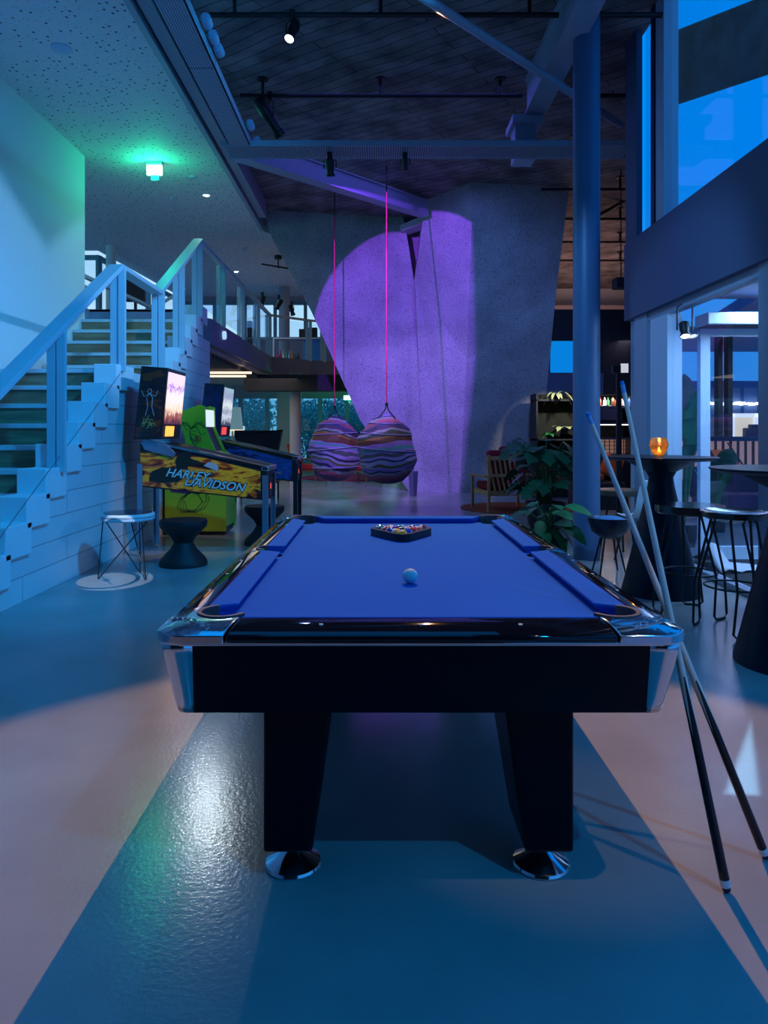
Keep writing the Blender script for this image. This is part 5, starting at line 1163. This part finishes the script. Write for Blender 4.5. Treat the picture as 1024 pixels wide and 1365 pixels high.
# back bar shelf unit
bs_ = thing('back_bar', 'dark back bar shelving with lit shelves right of the blue column', 'bar shelf', (4.9, YB, 0))
x0, x1 = 4.3, 5.32
for i, y_ in enumerate((541, 563, 583, 606)):
    zz = z(y_, YB); obj('shelf', box(nb(), x0, x1, YB-0.05, YB+0.5, zz-0.04, zz), mat('navy_shelf', (0.02, 0.03, 0.09), 0.4), bs_, world=True, smooth=False)
    if i in (0, 1): obj('strip_light', box(nb(), x0, x1, YB+0.42, YB+0.46, zz+0.004, zz+0.02) if i == 0 else box(nb(), x0, x1, YB-0.02, YB+0.02, zz-0.06, zz-0.042), emis('shelf_strip', (1.0, 0.9, 0.8), 2.5), bs_, world=True, smooth=False)
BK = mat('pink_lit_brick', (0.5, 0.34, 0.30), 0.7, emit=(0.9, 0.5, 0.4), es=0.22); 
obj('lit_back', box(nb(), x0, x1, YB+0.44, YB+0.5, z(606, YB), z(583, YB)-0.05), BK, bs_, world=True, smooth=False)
gr = nb()
for k in range(10): box(gr, x0+0.1*k, x0+0.1*k+0.014, YB+0.3, YB+0.32, z(606, YB), z(585, YB))
for k in range(4): box(gr, x0, x1, YB+0.3, YB+0.32, z(605, YB)+0.08*k, z(605, YB)+0.08*k+0.012)
obj('wine_grid', gr, BLACK, bs_, world=True, smooth=False)
for x_ in (x0, 5.28): obj('upright', box(nb(), x_, x_+0.04, YB-0.05, YB+0.5, 0, z(520, YB)), BLACK, bs_, world=True, smooth=False)
obj('cupboard_door', box(nb(), x0+0.04, 5.05, YB-0.06, YB-0.05, z(560, YB), z(542, YB)-0.04), mat('navy_shelf', (0.02, 0.03, 0.09), 0.4), bs_, world=True, smooth=False)
obj('counter_front', box(nb(), x0, x1, YB-0.02, YB+0.4, 0, z(607, YB)), DARKWALL, bs_, world=True, smooth=False)
rr = random.Random(8)
bcol = [('amber', (0.5, 0.22, 0.05)), ('green', (0.05, 0.3, 0.12)), ('clear', (0.7, 0.75, 0.75)), ('red', (0.6, 0.08, 0.03)), ('dark brown', (0.06, 0.03, 0.02)), ('pink', (0.7, 0.3, 0.35)), ('orange-red', (0.85, 0.16, 0.04)), ('blue', (0.05, 0.12, 0.4))]
xx = x0+0.30; k = 0
seq = [2, 0, 4, 3, 2, 1, 4, 6, 5, 2, 7]
OR = ['first', 'second', 'third', 'fourth', 'fifth', 'sixth', 'seventh', 'eighth', 'ninth', 'tenth', 'eleventh']
for k, ci in enumerate(seq):
    cn, cc = bcol[ci]; h_ = rr.uniform(0.17, 0.24); x_ = x0+0.10+0.086*k
    zz = z(541, YB)+0.001
    bm = lathe(nb(), [(0.03, 0), (0.034, 0.01), (0.034, h_*0.6), (0.012, h_*0.75), (0.012, h_)], (x_, YB+0.12+0.05*(k % 2), zz), 12)
    tag(obj('bottle', bm, mat('liquor_'+cn.replace(' ', '_').replace('-', '_'), cc, 0.15)), '%s bottle, %s from the left on the lit top shelf of the back bar' % (cn, OR[k]), 'bottle', 'bottles on the back bar')
for k in range(4):
    x_ = x0+0.15+0.22*k; zz = z(583, YB)
    bm = lathe(nb(), [(0.03, 0), (0.032, 0.005), (0.006, 0.01), (0.006, 0.06), (0.035, 0.09), (0.032, 0.15)], (x_, YB+0.1, zz), 12, cap=False)
    tag(obj('wine_glass', bm, GLASS), 'stemmed glass, %s from the left on the middle shelf of the back bar' % OR[k], 'glass', 'glasses on the back bar')
# dark post with small camera light
th = thing('light_post', 'black vertical post with a small white fitting at its top', 'post', (P(825, 0, 11).x, 11, 0))
obj('post', box(nb(), -0.035, 0.035, -0.035, 0.035, 0, z(498, 11)), BLACK, th, smooth=False)
obj('post_head', box(nb(), -0.10, 0.02, -0.05, 0.05, z(497, 11), z(487, 11)), BLACK, th, smooth=False, bevel=0.01)
obj('white_plate', box(nb(), 0.02, 0.13, -0.05, -0.03, z(497, 11), z(485, 11)), emis('white_plate', (0.75, 0.8, 0.9), 0.7), th, smooth=False)
a = P(828, 378, 12.5)
sp2 = thing('projector', 'black ceiling projector peeking out from behind the header', 'projector', (a.x, 12.5, a.z))
obj('body', box(nb(), -0.12, 0.2, -0.12, 0.12, -0.09, 0.09), BLACK, sp2, bevel=0.01, smooth=False)
obj('lens', cyl(nb(), (-0.03, -0.15, 0), (-0.03, -0.12, 0), 0.045), mat('dark_lens', (0.02, 0.02, 0.05), 0.1), sp2)
obj('mount', cyl(nb(), (0, 0, 0.09), (0, 0, ZC-a.z), 0.010), BLACK, sp2)
# bar seating with orange cushions
be = thing('bench_seat', 'dark bench with cushions in front of the back bar', 'bench', (3.8, 12.2, 0))
obj('bench_base', box(nb(), 3.3, 4.12, 12.0, 12.6, 0.0, 0.46), mat('dark_bench', (0.02, 0.02, 0.03), 0.7), be, world=True, bevel=0.02)
obj('bench_back', box(nb(), 3.3, 4.2, 12.6, 12.75, 0.3, 0.92), mat('dark_bench', (0.02, 0.02, 0.03), 0.7), be, world=True, bevel=0.02)
ORG = mat('orange_fabric', (0.75, 0.13, 0.02), 0.85)
tag(obj('cushion', box(nb(), 3.86, 4.2, 12.40, 12.56, 0.52, 0.89, rotm('Y', R(22), (4.03, 12.4, 0.7))), ORG, bevel=0.05), 'bright orange cushion leaning on the dark bench', 'cushion')
tag(obj('cushion', box(nb(), 3.52, 3.8, 12.1, 12.4, 0.465, 0.60), mat('rust_fabric', (0.5, 0.12, 0.02), 0.85), bevel=0.04), 'rust cushion lying on the seat of the dark bench', 'cushion')
cs = thing('shell_chair', 'white shell chair partly behind the tall bar table', 'chair', (P(857, 0, 7.2).x, 7.3, 0), R(200))
sh_ = nb()
prof = [(0.0, -0.20, 0.46), (0.0, -0.05, 0.43), (0.0, 0.12, 0.45), (0.0, 0.20, 0.60), (0.0, 0.24, 0.84)]
rows = []
for i, (x_, y_, z_) in enumerate(prof): rows.append([sh_.verts.new((0.16*t_*(1 if i < 4 else 0.8), y_-0.06*abs(t_)**2*(i > 2), z_+0.03*t_*t_)) for t_ in (-1, -0.5, 0, 0.5, 1)])
for q, w_ in zip(rows, rows[1:]):
    for k in range(4): sh_.faces.new((q[k], q[k+1], w_[k+1], w_[k]))
o = obj('shell', sh_, WHITE, cs); m_ = o.modifiers.new('solid', 'SOLIDIFY'); m_.thickness = 0.012; m_ = o.modifiers.new('sub', 'SUBSURF'); m_.levels = 2; m_.render_levels = 2
for sx_ in (-1, 1):
    for sy_ in (-1, 1): obj('leg', cyl(nb(), (0.1*sx_, 0.1*sy_, 0.435), (0.16*sx_, 0.18*sy_, 0), 0.01), BLACK, cs)
# shelf plants behind the column (lit plant wall)
pw = thing('planted_shelf', 'dark plant shelves between the pillar and the blue column', 'plant shelf', (3.6, 13.9, 0))
xa, xb = P(712, 0, 14).x, P(778, 0, 14).x
for y_ in (533, 585): obj('shelf', box(nb(), xa, xb, 13.8, 14.3, z(y_, 14)-0.03, z(y_, 14)), mat('dark_bench', (0.02, 0.02, 0.03), 0.7), pw, world=True, smooth=False)
obj('back_panel', box(nb(), xa, xb, 14.28, 14.34, 0, z(525, 14)), mat('olive_dark', (0.012, 0.014, 0.008), 0.8, noise=0.6, scale=6), pw, world=True, smooth=False)
for x_ in (xa, xb-0.03): obj('side_panel', box(nb(), x_, x_+0.03, 13.8, 14.3, 0, z(525, 14)), BLACK, pw, world=True, smooth=False)
rng = random.Random(31)
for i, (px, py, n_, ll, lw, m_, lb) in enumerate(((742, 532, 14, 0.42, 0.035, LEAFP, 'trailing plant with long pale leaves on the upper plant shelf'), (752, 578, 9, 0.38, 0.07, LEAFP, 'plant with broad bright pale leaves on the lower plant shelf'), (733, 585, 14, 0.22, 0.04, LEAFM, 'dark leafy plant at the left of the lower plant shelf'))):
    c = P(px, py, 13.95); th = thing('shelf_plant', lb, 'potted plant', (c.x, c.y, c.z)); fo = nb()
    obj('pot', lathe(nb(), [(0.05, 0.001), (0.07, 0.09), (0.06, 0.09), (0, 0.08)], seg=20), mat('dark_pot', (0.012, 0.012, 0.022), 0.5), th)
    for k in range(n_):
        a_ = 2*PI*k/n_+rng.uniform(-0.2, 0.2); leaf(fo, (0.03*math.cos(a_), 0.03*math.sin(a_), 0.09), (math.cos(a_), math.sin(a_), rng.uniform(0.1, 0.9)), ll*rng.uniform(0.7, 1.1), lw, rng.uniform(0.4, 1.0), False, rng)
    obj('foliage', fo, m_, th)
# air curtain and spot inside the vestibule
ac_ = thing('air_curtain', 'long white air curtain unit above the inner entrance door', 'air curtain', (4.0, 7.3, 2.46))
obj('housing', box(nb(), P(932, 0, 7.3).x, 4.8, 7.1, 7.4, z(434, 7.2), z(418, 7.2)), WHITE, ac_, world=True, bevel=0.01)
obj('grille', box(nb(), P(934, 0, 7.3).x, 4.78, 7.13, 7.38, z(434, 7.2)-0.006, z(434, 7.2)+0.002), BLACK, ac_, world=True, smooth=False)
a = P(913, 440, 7.0)
spotlight('spotlight', 'small black spotlight glowing inside the glazed vestibule', (a.x, a.y, a.z), (-0.1, -0.5, -1), 0.15, 0.05, lens=emis('vest_lens', (0.85, 0.95, 1.0), 8), clampz=2.72-a.z-0.04)
# crumpled white cloth on the mat
cl = nb(); rng = random.Random(2); nx_, ny_ = 22, 12; g_ = []
x0_, x1_, y0_, y1_ = 3.12, 3.72, 6.55, 7.25
for i in range(nx_+1):
    row = []
    for j in range(ny_+1):
        u, v_ = i/nx_, j/ny_; hgt = 0.22*math.exp(-((u-0.12)**2)/0.03-((v_-0.5)**2)/0.08)+0.03*abs(math.sin(u*9+v_*5))*(1-u)
        row.append(cl.verts.new((x0_+(x1_-x0_)*u, y0_+(y1_-y0_)*v_*(1-0.7*u)+0.2*u, 0.024+max(0, hgt)+rng.uniform(0, 0.006))))
    g_.append(row)
for i in range(nx_):
    for j in range(ny_): cl.faces.new((g_[i][j], g_[i+1][j], g_[i+1][j+1], g_[i][j+1]))
o = obj('crumpled_cloth', cl, mat('white_sheet', (0.75, 0.75, 0.82), 0.6)); m_ = o.modifiers.new('solid', 'SOLIDIFY'); m_.thickness = 0.004; m_.offset = 1
tag(o, 'crumpled white cloth lying on the entrance mat', 'cloth')
# plants in and behind the vestibule
def banana(x, y, h, n, label, seed, m=LEAFD, z0=0):
    th = thing('banana_plant', label, 'potted plant', (x, y, z0)); rng = random.Random(seed)
    obj('pot', lathe(nb(), [(0.12, 0), (0.15, 0.26), (0.13, 0.26), (0, 0.24)], seg=24), mat('dark_pot', (0.012, 0.012, 0.022), 0.5), th)
    fo = nb(); sm = nb()
    for k in range(n):
        a_ = rng.uniform(0, 2*PI); hh = h*rng.uniform(0.45, 0.9); c = Vector((0.10*math.cos(a_), 0.10*math.sin(a_), hh))
        tube(sm, [(0, 0, 0.24), (c.x*0.5, c.y*0.5, hh*0.6), c], 0.012, 6)
        leaf(fo, c, (0.35*math.cos(a_), 0.35*math.sin(a_), 1), 0.5, 0.11, rng.uniform(0.1, 0.6), False, rng, rng.uniform(-1, 1))
    obj('foliage', fo, m, th); obj('stems', sm, mat('green_stem', (0.05, 0.14, 0.04), 0.5), th)
banana(P(912, 0, 8.3).x, 8.3, 1.75, 9, 'tall broad-leaved plant seen through the glass left of the inner door', 41)
banana(P(953, 0, 9.5).x, 9.5, 1.0, 8, 'lower broad-leaved plant outside behind the inner glass door', 42)
# terrace: balustrade with lit slats, sofas, lit opening, sky-coloured backdrop building
yt = 12.6
tf = thing('terrace_fence', 'terrace fence of pale lit panels with dark posts behind the glass door', 'fence', (6.6, yt, 0))
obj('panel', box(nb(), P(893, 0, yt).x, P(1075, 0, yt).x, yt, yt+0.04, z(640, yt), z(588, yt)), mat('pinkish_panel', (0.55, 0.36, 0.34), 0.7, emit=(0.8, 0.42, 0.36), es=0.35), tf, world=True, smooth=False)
obj('top_rail', box(nb(), P(890, 0, yt).x, P(1078, 0, yt).x, yt-0.06, yt+0.1, z(588, yt), z(582, yt)), mat('navy_rail', (0.03, 0.05, 0.12), 0.5), tf, world=True, smooth=False)
for px in range(893, 1080, 10): obj('post', box(nb(), P(px, 0, yt).x-0.015, P(px, 0, yt).x+0.015, yt-0.05, yt-0.01, 0, z(588, yt)), BLACK, tf, world=True, smooth=False)
yo = 16.5
lo = thing('lit_kiosk', 'bright white framed opening with lamplight beyond the terrace fence', 'kiosk', (P(992, 0, yo).x, yo, 0))
obj('body', box(nb(), P(935, 0, yo).x, P(1060, 0, yo).x, yo+0.1, yo+1.5, 0, z(556, yo)), mat('grey_blue_wall', (0.2, 0.26, 0.36), 0.7), lo, world=True, smooth=False)
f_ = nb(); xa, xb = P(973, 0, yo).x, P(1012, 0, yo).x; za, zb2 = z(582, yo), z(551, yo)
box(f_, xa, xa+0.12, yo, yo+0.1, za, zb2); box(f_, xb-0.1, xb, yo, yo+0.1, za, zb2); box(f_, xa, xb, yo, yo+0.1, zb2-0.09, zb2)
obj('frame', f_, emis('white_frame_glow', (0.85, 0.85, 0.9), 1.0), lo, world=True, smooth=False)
obj('lit_interior', box(nb(), xa+0.12, xb-0.1, yo+0.06, yo+0.1, za, zb2-0.09), emis('cream_glow', (0.85, 0.68, 0.5), 0.9), lo, world=True, smooth=False)
obj('counter_items', box(box(nb(), xa+0.28, xb+0.05, yo-0.2, yo, za-0.1, za+0.2), xa+0.4, xa+0.7, yo-0.2, yo, za+0.2, za+0.28), mat('dark_violet', (0.02, 0.02, 0.07), 0.6), lo, world=True, smooth=False, bevel=0.03)
# glazed building across the terrace with a glowing row for the reflected bar strip
yg = 20.0
gb = thing('far_building', 'pale blue glazed building across the terrace seen through the door', 'building', (P(970, 0, yg).x, yg, 0))
obj('wall', box(nb(), P(885, 0, yg).x, P(1120, 0, yg).x, yg, yg+2, 0, z(517, yg)), mat('pale_blue_cladding', (0.22, 0.38, 0.70), 0.5), gb, world=True, smooth=False)
obj('roof_edge', box(nb(), P(884, 0, yg).x, P(1122, 0, yg).x, yg-0.1, yg+2.1, z(517, yg), z(508, yg)), mat('blue_roof', (0.05, 0.16, 0.42), 0.5), gb, world=True, smooth=False)
ls = nb()
rr = random.Random(77)
for k in range(46):
    px = 886+k*3.1; c = P(px, 538+rr.uniform(-1.0, 1.0), yg-0.12); s_ = 0.03+0.03*rr.random(); box(ls, c.x-s_, c.x+s_, c.y-0.02, c.y+0.02, c.z-s_*0.7, c.z+s_*0.7)
obj('strip_reflection', ls, emis('reflected_strip_glow', (1.0, 0.85, 0.75), 2.5), gb, world=True, smooth=False)  # glowing dots stand in for the bar strip's reflection in the glass
for k in range(7): obj('facade_post', box(nb(), P(900+22*k, 0, yg).x, P(900+22*k, 0, yg).x+0.06, yg-0.05, yg, 0, z(517, yg)), mat('blue_roof', (0.05, 0.16, 0.42), 0.5), gb, world=True, smooth=False)
# dark uprights standing in for stripes reflected in the door glass
for i, px in enumerate((958, 971)):
    c = P(px, 0, 15.9); tag(obj('reflection_stripe', box(nb(), c.x-0.05, c.x+0.05, 15.8, 16.0, 0, 3.39), mat('dark_timber_canopy', (0.02, 0.03, 0.04), 0.8), smooth=False), ['left', 'right'][i]+' of two dark stripes standing in for reflections in the glass door', 'post')
tag(obj('canopy_roof', prism(nb(), [(5.6, 9.6), (13, 9.6), (13, 19), (7.6, 19)], 3.40, 3.6), mat('blue_roof', (0.05, 0.16, 0.42), 0.5), smooth=False), 'flat dark blue canopy roof over the terrace outside the door', 'canopy')
for i, (x_, y_, lb, c_) in enumerate(((5.45, 10.6, 'dark purple patterned outdoor sofa behind the glass door', (0.10, 0.02, 0.07)),)):
    th = thing("outdoor_sofa", lb, 'sofa', (x_, y_, 0)); mm_ = mat('plum_fabric', c_, 0.9, noise=0.6, scale=5)
    obj('seat', box(nb(), -0.7, 0.7, -0.35, 0.35, 0.14, 0.42), mm_, th, bevel=0.05); obj('backrest', box(nb(), -0.7, 0.7, 0.25, 0.45, 0.3, 0.78), mm_, th, bevel=0.05)
    for a_ in (-0.6, 0.6): 
        for b_ in (-0.3, 0.35): obj('leg', cyl(nb(), (a_, b_, 0), (a_, b_, 0.16), 0.02), BLACK, th)
th = thing('sling_chair', 'orange sling chair on the terrace behind the glass door', 'deck chair', (P(990, 0, 11.75).x, 11.75, 0), R(25))
obj('sling', box(nb(), -0.25, 0.25, -0.02, 0.02, 0.3, 1.15, rotm('X', R(-38), (0, 0, 0.4))), ORG, th, smooth=False)
for s_ in (-1, 1): obj('side_frame', tube(nb(), [(0.27*s_, -0.45, 0.02), (0.27*s_, 0.0, 0.5), (0.27*s_, 0.5, 1.12)], 0.015, 6), BLACK, th); obj('prop', tube(nb(), [(0.27*s_, 0.45, 0.02), (0.27*s_, -0.05, 0.45)], 0.015, 6), BLACK, th)
th = thing('terrace_table', 'small dark terrace table right of the orange sling chair', 'table', (P(1040, 0, 11.9).x, 11.9, 0))
obj('tabletop', lathe(nb(), [(0, 0.74), (0.32, 0.74), (0.32, 0.77), (0, 0.77)], seg=28), BLACK, th)
for k in range(3): obj('leg', tube(nb(), [(0.02, 0, 0.74), (0.28*math.cos(2.1*k), 0.28*math.sin(2.1*k), 0)], 0.013, 6), BLACK, th)
# trees outside the lounge windows
rng = random.Random(50)
TRL = mat('teal_dusk_leaf', (0.14, 0.50, 0.42), 0.6, noise=0.5, scale=2)
for i, (x_, y_) in enumerate(((-8.2, 27.6), (-5.2, 26.9), (-2.9, 29.8), (-0.8, 27.2), (1.9, 29.0))):
    th = thing('tree', ['leafy tree outside the far left lounge window', 'leafy tree outside the window behind the floor lamp', 'leafy tree outside the window left of the lounge column', 'leafy tree outside the window behind the left pod chair', 'leafy tree outside the rightmost lounge window'][i], 'tree', (x_, y_, 0), group='trees outside the lounge')
    obj('trunk', tube(nb(), [(0, 0, 0), (0.05, 0, 1.2), (0.1, 0.05, 2.2)], [0.11, 0.09, 0.06], 8), mat('dark_bark', (0.05, 0.04, 0.03), 0.9), th)
    fo = nb()
    for k in range(4200):
        a_, b_ = rng.uniform(0, 2*PI), rng.gauss(0, 0.5); r_ = 1.25*rng.random()**0.4
        c = Vector((r_*math.cos(a_)*math.cos(b_), r_*math.sin(a_)*math.cos(b_), 1.75+1.1*math.sin(b_)*r_+rng.uniform(-0.5, 0.3)))
        d = Vector((rng.gauss(0, 1), rng.gauss(0, 1), rng.gauss(0, 1))).normalized(); e_ = d.orthogonal().normalized(); s_ = rng.uniform(0.05, 0.10)
        vv = [fo.verts.new(c+d*s_), fo.verts.new(c+e_*s_*0.5), fo.verts.new(c-d*s_), fo.verts.new(c-e_*s_*0.5)]; fo.faces.new(vv)
    obj('crown', fo, TRL, th, smooth=False)
hg = nb()
for k in range(9000):
    c = Vector((rng.uniform(-9, 2), rng.uniform(24.6, 25.2), 2.3*rng.random()**1.3+0.02)); d = Vector((rng.gauss(0, 1), rng.gauss(0, 1), rng.gauss(0, 1))).normalized(); e_ = d.orthogonal().normalized(); s_ = 0.07
    vv = [hg.verts.new(c+d*s_), hg.verts.new(c+e_*s_*0.5), hg.verts.new(c-d*s_), hg.verts.new(c-e_*s_*0.5)]; hg.faces.new(vv)
tag(obj('hedge', hg, TRL, smooth=False), 'low hedge running along outside the lounge windows', 'hedge')
